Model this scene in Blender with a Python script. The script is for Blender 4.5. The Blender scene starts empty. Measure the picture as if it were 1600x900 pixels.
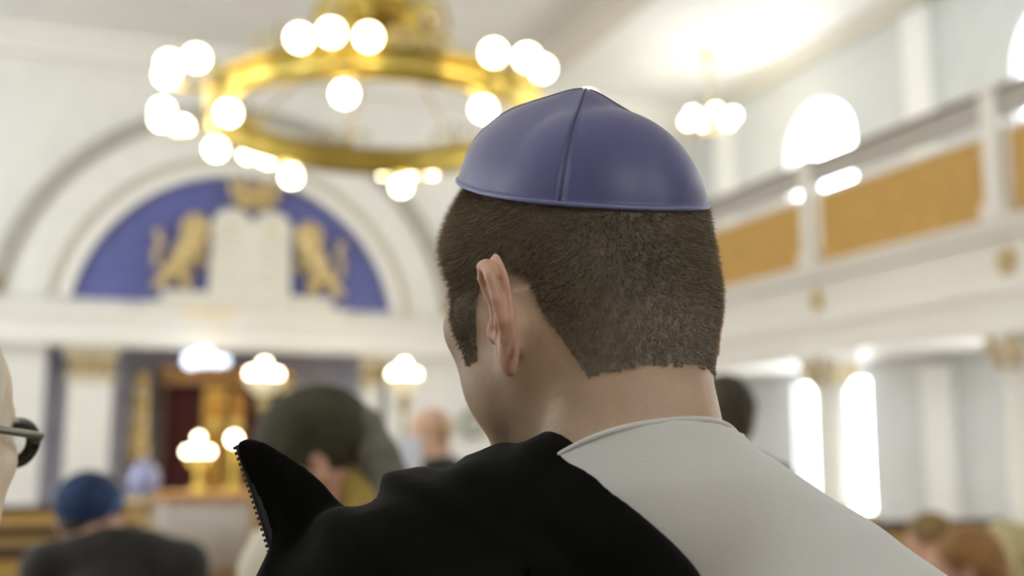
import bpy, bmesh, math, random
import numpy as np
from mathutils import Vector, Matrix

# ------------------------------------------------------------------ camera, world, exposure
SC = bpy.context.scene
COL = SC.collection
EYE = 1.45                                   # camera height above the floor
YAW, PITCH, FPX = math.radians(21.5), math.radians(8.63), 1714.0
cam_d = bpy.data.cameras.new('camera')
cam_d.sensor_width = 36.0
cam_d.lens = FPX / 1600 * 36
cam_d.clip_start, cam_d.clip_end = 0.05, 200
cam_d.dof.use_dof = True
cam_d.dof.focus_distance = 0.70
cam_d.dof.aperture_fstop = 3.3
CAM = bpy.data.objects.new('camera', cam_d)
CAM.location = (0, 0, EYE)
CAM.rotation_euler = (math.pi / 2 + PITCH, 0, -YAW)
COL.objects.link(CAM)
SC.camera = CAM
W = bpy.data.worlds.new('world'); SC.world = W
W.use_nodes = True
W.node_tree.nodes['Background'].inputs[0].default_value = (0.80, 0.88, 1.0, 1)
W.node_tree.nodes['Background'].inputs[1].default_value = 1.0
SC.view_settings.view_transform = 'Standard'
SC.view_settings.look = 'None'
SC.view_settings.gamma = 1.0
SC.view_settings.use_curve_mapping = False
SC.view_settings.exposure = 0.6
PANE_GLOW = 8.0            # daylight in the window panes, and glow of the added rear pair
GLOBE_GLOW = 11.0          # lit glass globes of the lamps
rng = np.random.default_rng(7)
random.seed(7)

# ------------------------------------------------------------------ helpers
_cy, _sy, _cp, _sp = math.cos(YAW), math.sin(YAW), math.cos(PITCH), math.sin(PITCH)
def ray(px, py):
    r, u = px - 800.0, 450.0 - py
    f = FPX * _cp - u * _sp
    return np.array([r * _cy + f * _sy, f * _cy - r * _sy, u * _cp + FPX * _sp]) / FPX
ORG = np.array([0, 0, EYE])
def at(px, py, d):          # a point d metres in front of the lens
    return ORG + ray(px, py) * d
def aty(px, py, y):         # on the plane across the hall at y
    v = ray(px, py); return ORG + v * (y / v[1])
def atx(px, py, x):         # on the plane along the hall at x
    v = ray(px, py); return ORG + v * (x / v[0])

MATS = {}
def mat(name, col, rough=0.6, metal=0.0, noise=0.0, nscale=20.0, bump=0.0, bscale=60.0, emit=None, es=0.0, sheen=0.0, spec=0.5, sss=0.0, stretch=None, trans=0.0):
    if name in MATS: return MATS[name]
    m = bpy.data.materials.new(name); m.use_nodes = True
    nt = m.node_tree; b = nt.nodes['Principled BSDF']
    b.inputs['Base Color'].default_value = (*col, 1)
    b.inputs['Roughness'].default_value = rough
    b.inputs['Metallic'].default_value = metal
    b.inputs['Specular IOR Level'].default_value = spec
    if sheen:
        b.inputs['Sheen Weight'].default_value = sheen
        b.inputs['Sheen Roughness'].default_value = 0.4
    if sss:
        b.inputs['Subsurface Weight'].default_value = sss
        b.inputs['Subsurface Radius'].default_value = (0.012, 0.005, 0.003)
        b.inputs['Subsurface Scale'].default_value = 0.6
    if trans: b.inputs['Transmission Weight'].default_value = trans
    if emit:
        b.inputs['Emission Color'].default_value = (*emit, 1)
        b.inputs['Emission Strength'].default_value = es
    if noise or bump:
        tc = nt.nodes.new('ShaderNodeTexCoord')
        mp = nt.nodes.new('ShaderNodeMapping')
        nt.links.new(tc.outputs['Object'], mp.inputs[0])
        if stretch: mp.inputs['Scale'].default_value = stretch
    if noise:
        n = nt.nodes.new('ShaderNodeTexNoise'); n.inputs['Scale'].default_value = nscale; n.inputs['Detail'].default_value = 6
        nt.links.new(mp.outputs[0], n.inputs[0])
        r = nt.nodes.new('ShaderNodeValToRGB')
        r.color_ramp.elements[0].position = 0.3; r.color_ramp.elements[1].position = 0.7
        r.color_ramp.elements[0].color = (*[c * (1 - noise) for c in col], 1)
        r.color_ramp.elements[1].color = (*[min(1, c * (1 + noise)) for c in col], 1)
        nt.links.new(n.outputs[0], r.inputs[0]); nt.links.new(r.outputs[0], b.inputs['Base Color'])
    if bump:
        n2 = nt.nodes.new('ShaderNodeTexNoise'); n2.inputs['Scale'].default_value = bscale; n2.inputs['Detail'].default_value = 4
        nt.links.new(mp.outputs[0], n2.inputs[0])
        bp = nt.nodes.new('ShaderNodeBump'); bp.inputs['Strength'].default_value = bump; bp.inputs['Distance'].default_value = 0.002
        nt.links.new(n2.outputs[0], bp.inputs['Height']); nt.links.new(bp.outputs[0], b.inputs['Normal'])
    MATS[name] = m
    return m

def rawmesh(name, V, Fc, smooth=False):
    me = bpy.data.meshes.new(name)
    V = np.asarray(V, dtype=np.float32)
    if isinstance(Fc, np.ndarray):
        n, k = Fc.shape
        me.vertices.add(len(V)); me.vertices.foreach_set('co', V.ravel())
        me.loops.add(n * k); me.loops.foreach_set('vertex_index', Fc.astype(np.int32).ravel())
        me.polygons.add(n)
        me.polygons.foreach_set('loop_start', np.arange(0, n * k, k, dtype=np.int32))
        me.polygons.foreach_set('loop_total', np.full(n, k, dtype=np.int32))
        me.update(calc_edges=True)
    else:
        me.from_pydata([tuple(map(float, v)) for v in V], [], Fc)
        me.update()
    if smooth:
        me.polygons.foreach_set('use_smooth', np.ones(len(me.polygons), dtype=bool))
    return me

def org(parent):
    return np.array(parent['_o']) if parent is not None and '_o' in parent else np.zeros(3)
ORIGIN = {}
def link(name, me, material, parent=None, loc=None):
    o = bpy.data.objects.new(name, me)
    if material is not None and len(me.materials) == 0:
        for m in (material if isinstance(material, (list, tuple)) else [material]): me.materials.append(m)
    COL.objects.link(o)
    if parent is not None: o.parent = parent
    if loc is not None: o.location = loc
    return o

def part(name, geo, material, parent=None, smooth=False):
    """geo = (verts in world space, faces); becomes ONE mesh object, a child of parent when given"""
    V, Fc = geo
    off = ORIGIN.get(parent.name, np.zeros(3)) if parent is not None else np.zeros(3)
    o = link(name, rawmesh(name, np.asarray(V) - off, Fc, smooth), material, parent)
    if parent is not None: ORIGIN[o.name] = off
    return o

def thing(name, label, cat, loc=(0, 0, 0), group=None):
    o = bpy.data.objects.new(name, None); COL.objects.link(o)
    o.location = loc; o.empty_display_size = 0.1
    ORIGIN[o.name] = np.array(loc, dtype=float)
    o['label'] = label; o['category'] = cat
    if group: o['group'] = group
    return o
def tag(o, label, cat, group=None):
    o['label'] = label; o['category'] = cat
    if group: o['group'] = group
    return o
def struct(o):
    o['kind'] = 'structure'; return o

# geometry builders: (verts, faces)
def join(*gs):
    V, Fc, n = [], [], 0
    for v, f in gs:
        v = np.asarray(v, dtype=float); V.append(v)
        Fc += [tuple(int(i) + n for i in q) for q in f]; n += len(v)
    return np.vstack(V), Fc
def box(x0, x1, y0, y1, z0, z1):
    V = np.array([(x, y, z) for x in (x0, x1) for y in (y0, y1) for z in (z0, z1)], float)
    return V, [(0, 1, 3, 2), (4, 6, 7, 5), (0, 4, 5, 1), (2, 3, 7, 6), (0, 2, 6, 4), (1, 5, 7, 3)]
def bevbox(x0, x1, y0, y1, z0, z1, b=0.01):
    bm = bmesh.new()
    bmesh.ops.create_cube(bm, size=1)
    for v in bm.verts:
        v.co = Vector(((x0 + x1) / 2 + v.co.x * (x1 - x0), (y0 + y1) / 2 + v.co.y * (y1 - y0), (z0 + z1) / 2 + v.co.z * (z1 - z0)))
    bmesh.ops.bevel(bm, geom=bm.edges[:], offset=b, segments=2, affect='EDGES', profile=0.5)
    bm.verts.ensure_lookup_table()
    g = (np.array([v.co[:] for v in bm.verts]), [tuple(v.index for v in f.verts) for f in bm.faces])
    bm.free(); return g
def lathe(prof, c, n=24, axis=(0, 0, 1)):
    """prof: list of (radius, height) from bottom to top"""
    V, Fc = [], []
    for r, h in prof:
        for i in range(n):
            a = 2 * math.pi * i / n
            V.append((r * math.cos(a), r * math.sin(a), h))
    m = len(prof)
    for j in range(m - 1):
        for i in range(n):
            k = (i + 1) % n
            Fc.append((j * n + i, j * n + k, (j + 1) * n + k, (j + 1) * n + i))
    Fc.append(tuple(range(n - 1, -1, -1))); Fc.append(tuple((m - 1) * n + i for i in range(n)))
    V = np.array(V)
    ax = Vector(axis).normalized()
    q = Vector((0, 0, 1)).rotation_difference(ax).to_matrix()
    return V @ np.array(q).T + np.asarray(c, float), Fc
def tube(pts, r, n=8, closed=False, flat=None):
    pts = [np.asarray(p, float) for p in pts]; m = len(pts)
    rr = r if hasattr(r, '__len__') else [r] * m
    V, Fc = [], []
    up = None
    for i, p in enumerate(pts):
        a = pts[(i - 1) % m] if closed or i > 0 else p
        b = pts[(i + 1) % m] if closed or i < m - 1 else p
        t = (b - a) / (np.linalg.norm(b - a) + 1e-12)
        if up is None:
            up = np.cross(t, (0.0, 0.0, 1.0))
            if np.linalg.norm(up) < 1e-3: up = np.cross(t, (1.0, 0, 0))
        up = up - t * np.dot(up, t); up /= np.linalg.norm(up) + 1e-12
        w = np.cross(t, up)
        for k in range(n):
            q = 2 * math.pi * k / n
            V.append(p + rr[i] * (up * math.cos(q) + w * math.sin(q)))
    for i in range(m if closed else m - 1):
        j = (i + 1) % m
        for k in range(n):
            l = (k + 1) % n
            Fc.append((i * n + k, i * n + l, j * n + l, j * n + k))
    if not closed:
        Fc.append(tuple(range(n - 1, -1, -1))); Fc.append(tuple((m - 1) * n + k for k in range(n)))
    return np.array(V), Fc
def sphere(c, r, nu=16, nv=10):
    r = np.array(r if hasattr(r, '__len__') else (r, r, r), float)
    V = [(0, 0, 1)]
    for j in range(1, nv):
        th = math.pi * j / nv
        for i in range(nu):
            a = 2 * math.pi * i / nu
            V.append((math.sin(th) * math.cos(a), math.sin(th) * math.sin(a), math.cos(th)))
    V.append((0, 0, -1)); Fc = []
    for i in range(nu): Fc.append((0, 1 + i, 1 + (i + 1) % nu))
    for j in range(nv - 2):
        for i in range(nu):
            a = 1 + j * nu + i; b = 1 + j * nu + (i + 1) % nu
            Fc.append((a, a + nu, b + nu, b))
    e = len(V) - 1; s = 1 + (nv - 2) * nu
    for i in range(nu): Fc.append((s + i, e, s + (i + 1) % nu))
    return np.array(V) * r + np.asarray(c, float), Fc
def curve_mesh(loops, thick, bevel=0.0):
    """2D outlines with holes -> solid plate; returned in the XY plane, thickness along Z (centred)"""
    cu = bpy.data.curves.new('outline', 'CURVE'); cu.dimensions = '2D'; cu.fill_mode = 'BOTH'
    cu.extrude = thick / 2 - bevel; cu.bevel_depth = bevel; cu.bevel_resolution = 1 if bevel else 0
    for lp in loops:
        s = cu.splines.new('POLY'); s.points.add(len(lp) - 1); s.use_cyclic_u = True
        for p, q in zip(s.points, lp): p.co = (q[0], q[1], 0, 1)
    o = bpy.data.objects.new('outline', cu); COL.objects.link(o)
    dg = bpy.context.evaluated_depsgraph_get(); dg.update()
    me = o.evaluated_get(dg).to_mesh()
    V = np.zeros(len(me.vertices) * 3, np.float32); me.vertices.foreach_get('co', V); V = V.reshape(-1, 3).astype(float)
    Fc = [tuple(p.vertices) for p in me.polygons]
    o.evaluated_get(dg).to_mesh_clear()
    bpy.data.objects.remove(o); bpy.data.curves.remove(cu)
    return V, Fc
def to_xz(g, y):            # plate in XY -> upright plate facing -y, at depth y
    V, Fc = g
    return np.c_[V[:, 0], y + V[:, 2] * -1, V[:, 1]] * 1.0, Fc
def to_yz(g, x):
    V, Fc = g
    return np.c_[x + V[:, 2], V[:, 0], V[:, 1]], Fc
def arc(cx, cz, R, a0, a1, n=40):
    return [(cx + R * math.cos(a0 + (a1 - a0) * i / n), cz + R * math.sin(a0 + (a1 - a0) * i / n)) for i in range(n + 1)]

# ------------------------------------------------------------------ implicit solids (people, cloth)
class Vol:
    def __init__(s, xs, ys, zs):
        s.a = [np.asarray(v, np.float32) for v in (xs, ys, zs)]
        s.F = np.full([len(v) for v in s.a], 0.5, np.float32)
    def sl(s, lo, hi):
        out = []
        for v, l, h in zip(s.a, lo, hi):
            i = max(0, int(np.searchsorted(v, l)) - 2); j = min(len(v), int(np.searchsorted(v, h)) + 2)
            if j <= i: return None, None
            out.append(slice(i, j))
        X = s.a[0][out[0]][:, None, None]; Y = s.a[1][out[1]][None, :, None]; Z = s.a[2][out[2]][None, None, :]
        return tuple(out), (X, Y, Z)
    def mix(s, q, d, k, op):
        f = s.F[q]
        if op == 'sub': d = -d
        if k > 0:
            if op == 'add':
                h = np.clip(0.5 + 0.5 * (f - d) / k, 0, 1); r = f + (d - f) * h - k * h * (1 - h)
            else:
                h = np.clip(0.5 - 0.5 * (f - d) / k, 0, 1); r = f + (d - f) * h + k * h * (1 - h)
        else:
            r = np.minimum(f, d) if op == 'add' else np.maximum(f, d)
        s.F[q] = r
    def ell(s, c, r, k=0.0, M=None, op='add'):
        c = np.asarray(c, float); r = np.asarray(r, float)
        R = np.array([r.max()] * 3) if M is not None else r
        q, P = s.sl(c - R - k - 0.012, c + R + k + 0.012)
        if q is None: return
        p = [P[i] - c[i] for i in range(3)]
        if M is not None:
            M = np.asarray(M); p = [p[0] * M[0, i] + p[1] * M[1, i] + p[2] * M[2, i] for i in range(3)]
        a = sum((p[i] / r[i]) ** 2 for i in range(3)); b = sum((p[i] / r[i] ** 2) ** 2 for i in range(3))
        k0 = np.sqrt(a); d = k0 * (k0 - 1) / np.sqrt(b + 1e-9)
        s.mix(q, np.where(k0 < 1e-3, -r.min(), d).astype(np.float32), k, op)
    def cap(s, a, b, ra, rb=None, k=0.0, op='add'):
        rb = ra if rb is None else rb
        a = np.asarray(a, float); b = np.asarray(b, float); m = max(ra, rb) + k + 0.012
        q, P = s.sl(np.minimum(a, b) - m, np.maximum(a, b) + m)
        if q is None: return
        e = b - a; L = float(e @ e) + 1e-12
        t = np.clip(sum((P[i] - a[i]) * e[i] for i in range(3)) / L, 0, 1)
        d = np.sqrt(sum((P[i] - a[i] - t * e[i]) ** 2 for i in range(3))) - (ra + (rb - ra) * t)
        s.mix(q, d.astype(np.float32), k, op)
    def chain(s, pts, rs, k=0.0, op='add'):
        rs = rs if hasattr(rs, '__len__') else [rs] * len(pts)
        for i in range(len(pts) - 1): s.cap(pts[i], pts[i + 1], rs[i], rs[i + 1], k, op)
    def half(s, p, n, k=0.0):            # keep the side the normal points away from
        n = np.asarray(n, float); n = n / np.linalg.norm(n)
        d = (s.a[0][:, None, None] - p[0]) * n[0] + (s.a[1][None, :, None] - p[1]) * n[1] + (s.a[2][None, None, :] - p[2]) * n[2]
        q = (slice(None),) * 3
        s.mix(q, (-d).astype(np.float32), k, 'sub')
    def grid(s):
        return s.a[0][:, None, None], s.a[1][None, :, None], s.a[2][None, None, :]
    def mesh(s):
        F = s.F; S = F < 0
        n = [v - 1 for v in F.shape]
        cnt = np.zeros(n, np.int8)
        cs = [(i, j, k) for i in (0, 1) for j in (0, 1) for k in (0, 1)]
        for i, j, k in cs: cnt += S[i:i + n[0], j:j + n[1], k:k + n[2]]
        I = np.argwhere((cnt > 0) & (cnt < 8))
        val = np.stack([F[I[:, 0] + i, I[:, 1] + j, I[:, 2] + k] for i, j, k in cs], 1)
        pos = np.zeros((len(I), 3)); num = np.zeros(len(I))
        for a in range(8):
            for b in range(a + 1, 8):
                da = np.array(cs[b]) - np.array(cs[a])
                if np.abs(da).sum() != 1: continue
                va, vb = val[:, a], val[:, b]; m = (va < 0) != (vb < 0)
                t = va[m] / (va[m] - vb[m])
                pos[m] += np.array(cs[a])[None, :] + t[:, None] * da[None, :]
                num[m] += 1
        pos /= num[:, None]
        V = np.zeros((len(I), 3))
        for ax in range(3):
            g = s.a[ax]; i0 = I[:, ax]
            V[:, ax] = g[i0] + (g[i0 + 1] - g[i0]) * pos[:, ax]
        idx = np.full(n, -1, np.int32); idx[I[:, 0], I[:, 1], I[:, 2]] = np.arange(len(I))
        quads = []
        for ax in range(3):
            u, w = (ax + 1) % 3, (ax + 2) % 3
            A = np.moveaxis(S, (ax, u, w), (0, 1, 2)); J = np.moveaxis(idx, (ax, u, w), (0, 1, 2))
            ch = A[:-1, 1:-1, 1:-1] != A[1:, 1:-1, 1:-1]
            E = np.argwhere(ch); 
            if not len(E): continue
            e0, e1, e2 = E[:, 0], E[:, 1] + 1, E[:, 2] + 1
            q = np.stack([J[e0, e1 - 1, e2 - 1], J[e0, e1, e2 - 1], J[e0, e1, e2], J[e0, e1 - 1, e2]], 1)
            inside = A[e0, e1, e2]
            q[~inside] = q[~inside][:, ::-1]
            quads.append(q)
        Q = np.vstack(quads)
        Q = Q[(Q >= 0).all(1)]
        return V, Q
def axis_grid(parts):
    """piecewise grid: [(start, stop, step), ...]"""
    out = []
    for a, b, h in parts:
        n = max(1, int(round((b - a) / h)))
        out += list(np.linspace(a, b, n, endpoint=False))
    out.append(parts[-1][1])
    return np.array(out)
def rotz(a): return np.array([[math.cos(a), -math.sin(a), 0], [math.sin(a), math.cos(a), 0], [0, 0, 1]])
def rotx(a): return np.array([[1, 0, 0], [0, math.cos(a), -math.sin(a)], [0, math.sin(a), math.cos(a)]])
def roty(a): return np.array([[math.cos(a), 0, math.sin(a)], [0, 1, 0], [-math.sin(a), 0, math.cos(a)]])

def add_head(v, C, M, s=1.0, face=True, ears=True, fine=False):
    """skull, face, ears; local axes x right, y forward, z up"""
    T = lambda p: np.asarray(C) + M @ (np.asarray(p, float) * s)
    E = lambda c, r, k=0.0, op='add', R=None: v.ell(T(c), np.array(r) * s, k * s, M if R is None else M @ R, op)
    K = lambda a, b, ra, rb, k=0.0, op='add': v.cap(T(a), T(b), ra * s, rb * s, k * s, op)
    E((0, -.012, .026), (.076, .096, .084))
    E((0, .040, .030), (.062, .052, .056), .02)
    E((0, .042, -.035), (.055, .050, .076), .03)
    E((0, -.062, -.036), (.056, .036, .050), .03)
    for x in (-1, 1):
        K((x * .052, -.004, -.062), (x * .018, .070, -.104), .018, .015, .03)
        E((x * .044, .040, -.055), (.022, .030, .034), .025)
        E((x * .050, .050, -.018), (.018, .024, .015), .025)
    E((0, .080, -.108), (.020, .015, .015), .02)
    if face:
        K((-.034, .084, .018), (.034, .084, .018), .011, .011, .015)
        for x in (-1, 1):
            E((x * .032, .104, .001), (.018, .014, .012), .012, 'sub')
            E((x * .031, .080, .0), (.0125, .0125, .0125), .002)
            E((x * .012, .104, -.034), (.008, .010, .007), .006)
        K((0, .092, .008), (0, .113, -.031), .0075, .011, .012)
        K((-.019, .089, -.062), (.019, .089, -.062), .006, .006, .006)
        K((-.016, .089, -.072), (.016, .089, -.072), .0065, .0065, .005)
    if ears:
        for x in (-1, 1):
            th = math.radians(16)
            ex = np.array([x * math.sin(th), -math.cos(th), 0]); ez = np.array([0, .03, .88]); nn = np.array([x * math.cos(th), math.sin(th), 0])
            b0 = np.array([x * .0745, -.010, -.039])
            Pt = lambda u, w, o=0.0: b0 + ex * u + ez * w + nn * o
            rim = [(.002, .004, .0), (-.002, .020, .005), (.004, .031, .009), (.014, .035, .012), (.024, .031, .014), (.031, .019, .015), (.031, .002, .014), (.027, -.012, .011), (.020, -.022, .008), (.012, -.031, .005)]
            pts = [T(Pt(*p)) for p in rim]
            v.chain(pts, np.array([.0036, .0038, .004, .004, .004, .0038, .0036, .0036, .004, .005]) * s, .0015 * s)
            Re = np.stack([ex, np.cross(ez, ex), ez], 1)
            E(Pt(.018, .002, .006), (.017, .0034, .031), .004, 'add', Re)
            E(Pt(.006, -.002, .000), (.010, .009, .018), .006, 'add', Re)
            E(Pt(.008, -.032, .004), (.0075, .0050, .011), .004, 'add', Re)
            v.chain([T(Pt(.019, .020, .011)), T(Pt(.021, .006, .011)), T(Pt(.015, -.010, .010)), T(Pt(.005, -.014, .008))], np.array([.0025] * 4) * s, .002 * s)
            E(Pt(.008, .004, .012), (.009, .008, .013), .003, 'sub', Re)
            E(Pt(-.001, -.010, .007), (.004, .004, .006), .003, 'add', Re)

# ------------------------------------------------------------------ materials of the hall
M_WHITE = mat('white_plaster', (.80, .79, .75), .7, noise=.03, nscale=3, bump=.1, bscale=40)
M_CEIL = mat('ceiling_plaster', (.80, .80, .78), .8, noise=.02, nscale=2)
M_GREYWALL = mat('pale_grey_plaster', (.66, .69, .70), .75, noise=.04, nscale=3)
M_TRIM = mat('white_gloss_trim', (.84, .82, .77), .35)
M_GREYTRIM = mat('grey_stone_trim', (.44, .42, .36), .6, noise=.25, nscale=9)
M_GILT = mat('dull_gilt', (.62, .48, .23), .45, .35, noise=.35, nscale=14)
M_GOLD = mat('gold_leaf', (.80, .55, .16), .35, .75, noise=.25, nscale=18)
M_BRASS = mat('brass', (.52, .40, .10), .33, .9, noise=.12, nscale=8)
M_BLUE = mat('blue_lunette_paint', (.115, .130, .36), .6, noise=.10, nscale=4)
M_GREYBLUE = mat('grey_blue_panel', (.70, .70, .79), .6, noise=.12, nscale=5)
M_OCHRE = mat('ochre_wood', (.56, .335, .085), .45, noise=.14, nscale=3, stretch=(6, 6, 1))
M_PEW = mat('pew_wood', (.46, .29, .08), .4, noise=.25, nscale=3, stretch=(1, 8, 8))
M_DARKWOOD = mat('dark_wood', (.07, .032, .014), .4, noise=.3, nscale=5)
M_RAILTOP = mat('rail_wood', (.16, .10, .05), .4, noise=.2, nscale=5)
M_RAILGREY = mat('rail_grey_face', (.46, .43, .39), .5)
M_FLOOR = mat('floor_wood', (.22, .13, .06), .4, noise=.25, nscale=2, stretch=(8, 1, 1))
M_PANE = mat('bright_window_pane', (.9, .9, .9), .6, emit=(.92, .97, 1.0), es=PANE_GLOW)
M_GLOBE = mat('lit_glass_globe', (.95, .93, .85), .3, emit=(1.0, .86, .58), es=GLOBE_GLOW)
M_CURTAIN = mat('dark_red_velvet', (.085, .012, .010), .8, sheen=.3, noise=.3, nscale=12)
M_STONE = mat('tablet_stone', (.74, .72, .64), .7, noise=.05, nscale=6)

YF, XG, XW, ZC = 17.0, 8.0, 10.35, EYE + 6.21
XL, YB = -5.7, -6.0

# ------------------------------------------------------------------ floor, ceiling, walls
struct(part('floor', box(XL - .3, XW + .3, YB - .3, YF + 3, -.15, 0), M_FLOOR))
struct(part('ceiling', box(XL - .3, XW + .3, YB - .3, YF + 3, ZC, ZC + .2), M_CEIL))
bx = atx(905, 52, 6.6)
struct(part('trim_1', box(6.35, 6.75, YB, YF, ZC - .30, ZC - .001), mat('beam_plaster', (.62, .58, .50), .7)))
# side walls with arched window openings: the same row of bays on both sides
WY = [13.45, 8.86, 4.27]
up_ap = atx(1275, 158, XW)[2]            # crown of the gallery windows
up_w = .80
def opening(yc, w, z0, ztop, flat=False):
    if flat: return [(yc - w, z0), (yc + w, z0), (yc + w, ztop), (yc - w, ztop)]
    return [(yc - w, z0), (yc + w, z0)] + arc(yc, ztop - w, w, 0, math.pi, 24)
low_top = atx(1320, 596, XW)[2]
low_w = .86
for side, X in (('right', XW), ('left', XL)):
    loops = [[(YB, 0), (YF, 0), (YF, ZC), (YB, ZC)]]
    for yc in WY:
        loops.append(opening(yc, up_w, 4.55, up_ap))
        loops.append(opening(yc, low_w, .62, low_top + .05, True))
    g = to_yz(curve_mesh(loops, .36), X + (.18 if side == 'right' else -.18))
    struct(part('wall_' + side, g, M_GREYWALL))
n = 0
for side, X in (('right', XW), ('left', XL)):
    s = 1 if side == 'right' else -1
    for yc in WY:
        for (w, z0, zt, flat) in ((up_w, 4.55, up_ap, False), (low_w, .62, low_top + .05, True)):
            n += 1
            op = opening(yc, w, z0, zt, flat)
            wo = thing('window_%d' % n, '', 'window', (X + s * .1, yc, z0)); del wo['label'], wo['category']
            struct(wo)
            inner = [(yc + (a - yc) * .93, (z0 + zt) / 2 + (b - (z0 + zt) / 2) * .96) for a, b in op]
            part('window_frame', to_yz(curve_mesh([op, inner], .06), X + s * .10), M_TRIM, wo)
            part('pane', to_yz(curve_mesh([inner], .012), X + s * .13), M_PANE, wo)
            part('window_sill', box(min(X - s * .12, X + s * .2), max(X - s * .12, X + s * .2), yc - w - .1, yc + w + .1, z0 - .06, z0), M_TRIM, wo)
# white pilasters between the windows
for i, yc in enumerate(((WY[0] + WY[1]) / 2, (WY[1] + WY[2]) / 2, 15.95)):
    o = struct(part('trim_%d' % (2 + i), join(bevbox(XW - .14, XW - .001, yc - .24, yc + .24, 2.85, ZC - .25, .02), bevbox(XW - .14, XW - .001, yc - .24, yc + .24, .0, 2.6, .02)), mat('bright_white_gloss', (.90, .91, .90), .35)))
struct(part('trim_5', join(box(XW - .16, XW - .001, YB, YF, ZC - .20, ZC - .001), box(XW - .30, XW - .16, YB, YF, ZC - .09, ZC - .001)), mat('cornice_plaster', (.70, .68, .62), .7)))
FILL_WIN_X = [.1, 4.5]  # two added windows behind the camera, put in to brighten the man's back
struct(part('wall_back', to_xz(curve_mesh([[(XL, 0), (XW, 0), (XW, ZC), (XL, ZC)]] + [opening(xc, .8, 4.3, up_ap - .2) for xc in FILL_WIN_X], .3), YB - .15), mat('back_wall_paint', (.72, .69, .63), .8)))
for xc in FILL_WIN_X:
    n += 1
    op = opening(xc, .8, 4.3, up_ap - .2); zm = (4.3 + up_ap - .2) / 2
    wo = thing('window_%d' % n, '', 'window', (xc, YB - .1, 4.3)); del wo['label'], wo['category']  # added fill window, unseen from the camera
    struct(wo)
    inner = [(xc + (a - xc) * .93, zm + (b - zm) * .96) for a, b in op]
    part('window_frame', to_xz(curve_mesh([op, inner], .06), YB - .10), M_TRIM, wo)
    part('pane', to_xz(curve_mesh([inner], .012), YB - .13), M_PANE, wo)  # glowing pane added as fill light from the rear
    part('window_sill', box(xc - .9, xc + .9, YB - .2, YB + .12, 4.24, 4.3), M_TRIM, wo)

# front wall with the ark alcove and the big arch
LC = np.array([aty(372, 476, YF)[0], YF, aty(125, 465, YF)[2]])     # middle of the lunette's base
a_half = .5 * (aty(620, 488, YF)[0] - aty(125, 465, YF)[0])
LH = .117 * YF
LR = (a_half ** 2 + LH ** 2) / (2 * LH)
LZ = LC[2] + LH - LR
ax0, ax1 = aty(68, 620, YF)[0], aty(606, 620, YF)[0]
az = aty(300, 547, YF)[2]
loops = [[(XL, 0), (ax0, 0), (ax0, az), (ax1, az), (ax1, 0), (XW, 0), (XW, ZC), (XL, ZC)]]
struct(part('wall_front', to_xz(curve_mesh(loops, .4), YF + .2), M_WHITE))
struct(part('wall_alcove', join(box(ax0 - .1, ax1 + .1, YF + 1.5, YF + 1.6, 0, az + .3), box(ax0 - .12, ax0 - .001, YF + .4, YF + 1.5, 0, az), box(ax1 + .001, ax1 + .12, YF + .4, YF + 1.5, 0, az), box(ax0, ax1, YF + .4, YF + 1.5, az, az + .1)), M_GREYBLUE))
th0 = math.asin((LC[2] - LZ) / LR)
# blue lunette
lun = arc(LC[0], LZ, LR, th0, math.pi - th0, 60)
struct(part('trim_6', to_xz(curve_mesh([lun], .04), YF - .02), M_BLUE))
def arch_band(R0, R1, zb, y0, y1):
    a0, a1 = math.asin((zb - LZ) / R1), math.asin((zb - LZ) / R0)
    lp = arc(LC[0], LZ, R1, a0, math.pi - a0, 60) + arc(LC[0], LZ, R0, math.pi - a1, a1, 60)
    V, Fc = curve_mesh([lp], abs(y1 - y0))
    return to_xz((V, Fc), (y0 + y1) / 2)
struct(part('trim_7', arch_band(LR, LR * 1.08, LC[2], YF - .16, YF - .001), M_TRIM))
struct(part('trim_8', arch_band(LR * 1.10, LR * 1.14, LC[2], YF - .08, YF - .001), mat('moulding_olive', (.60, .58, .46), .6)))
struct(part('trim_9', arch_band(LR * 1.14, LR * 1.36, LC[2], YF - .05, YF - .001), M_WHITE))
# the outer grey-gilt carved band, block by block
nb = 46
a0 = math.asin((LC[2] - LZ) / (LR * 1.40))
band = thing('carved_arch_band', 'grey and gilt carved arch band around the blue lunette', 'arch', (LC[0], YF, LC[2]))
seg_m = None
for i in range(nb):
    a = a0 + (math.pi - 2 * a0) * (i + .5) / nb
    da = (math.pi - 2 * a0) / nb * .44
    lp = arc(LC[0], LZ, LR * 1.455, a - da, a + da, 3) + arc(LC[0], LZ, LR * 1.375, a + da, a - da, 3)
    part('block', to_xz(curve_mesh([lp], .13), YF - .066), M_GREYTRIM if i not in (0, nb - 1) else mat('gilt_block', (.30, .20, .06), .5, .2), band)
part('fillet', arch_band(LR * 1.365, LR * 1.465, LC[2], YF - .07, YF - .001), mat('fillet_grey', (.56, .53, .46), .6), band)

# entablature over the alcove
ez1, ez0 = aty(300, 490, YF)[2], az
struct(part('trim_10', join(box(XL, XW - .3, YF - .30, YF - .001, ez1 - .14, ez1 - .02), box(XL, XW - .3, YF - .22, YF - .001, ez0 + .12, ez1 - .14), box(XL, XW - .3, YF - .26, YF - .001, ez0, ez0 + .12)), M_TRIM))
# cornice at the top of the front wall
struct(part('trim_11', join(box(XL, XW, YF - .34, YF - .001, ZC - .16, ZC - .001), box(XL, XW, YF - .2, YF - .001, ZC - .40, ZC - .16)), M_TRIM))
# pilaster right of the big arch
struct(part('trim_12', bevbox(9.35, 9.75, YF - .16, YF - .001, 0, ZC - .4, .02), M_TRIM))

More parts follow.
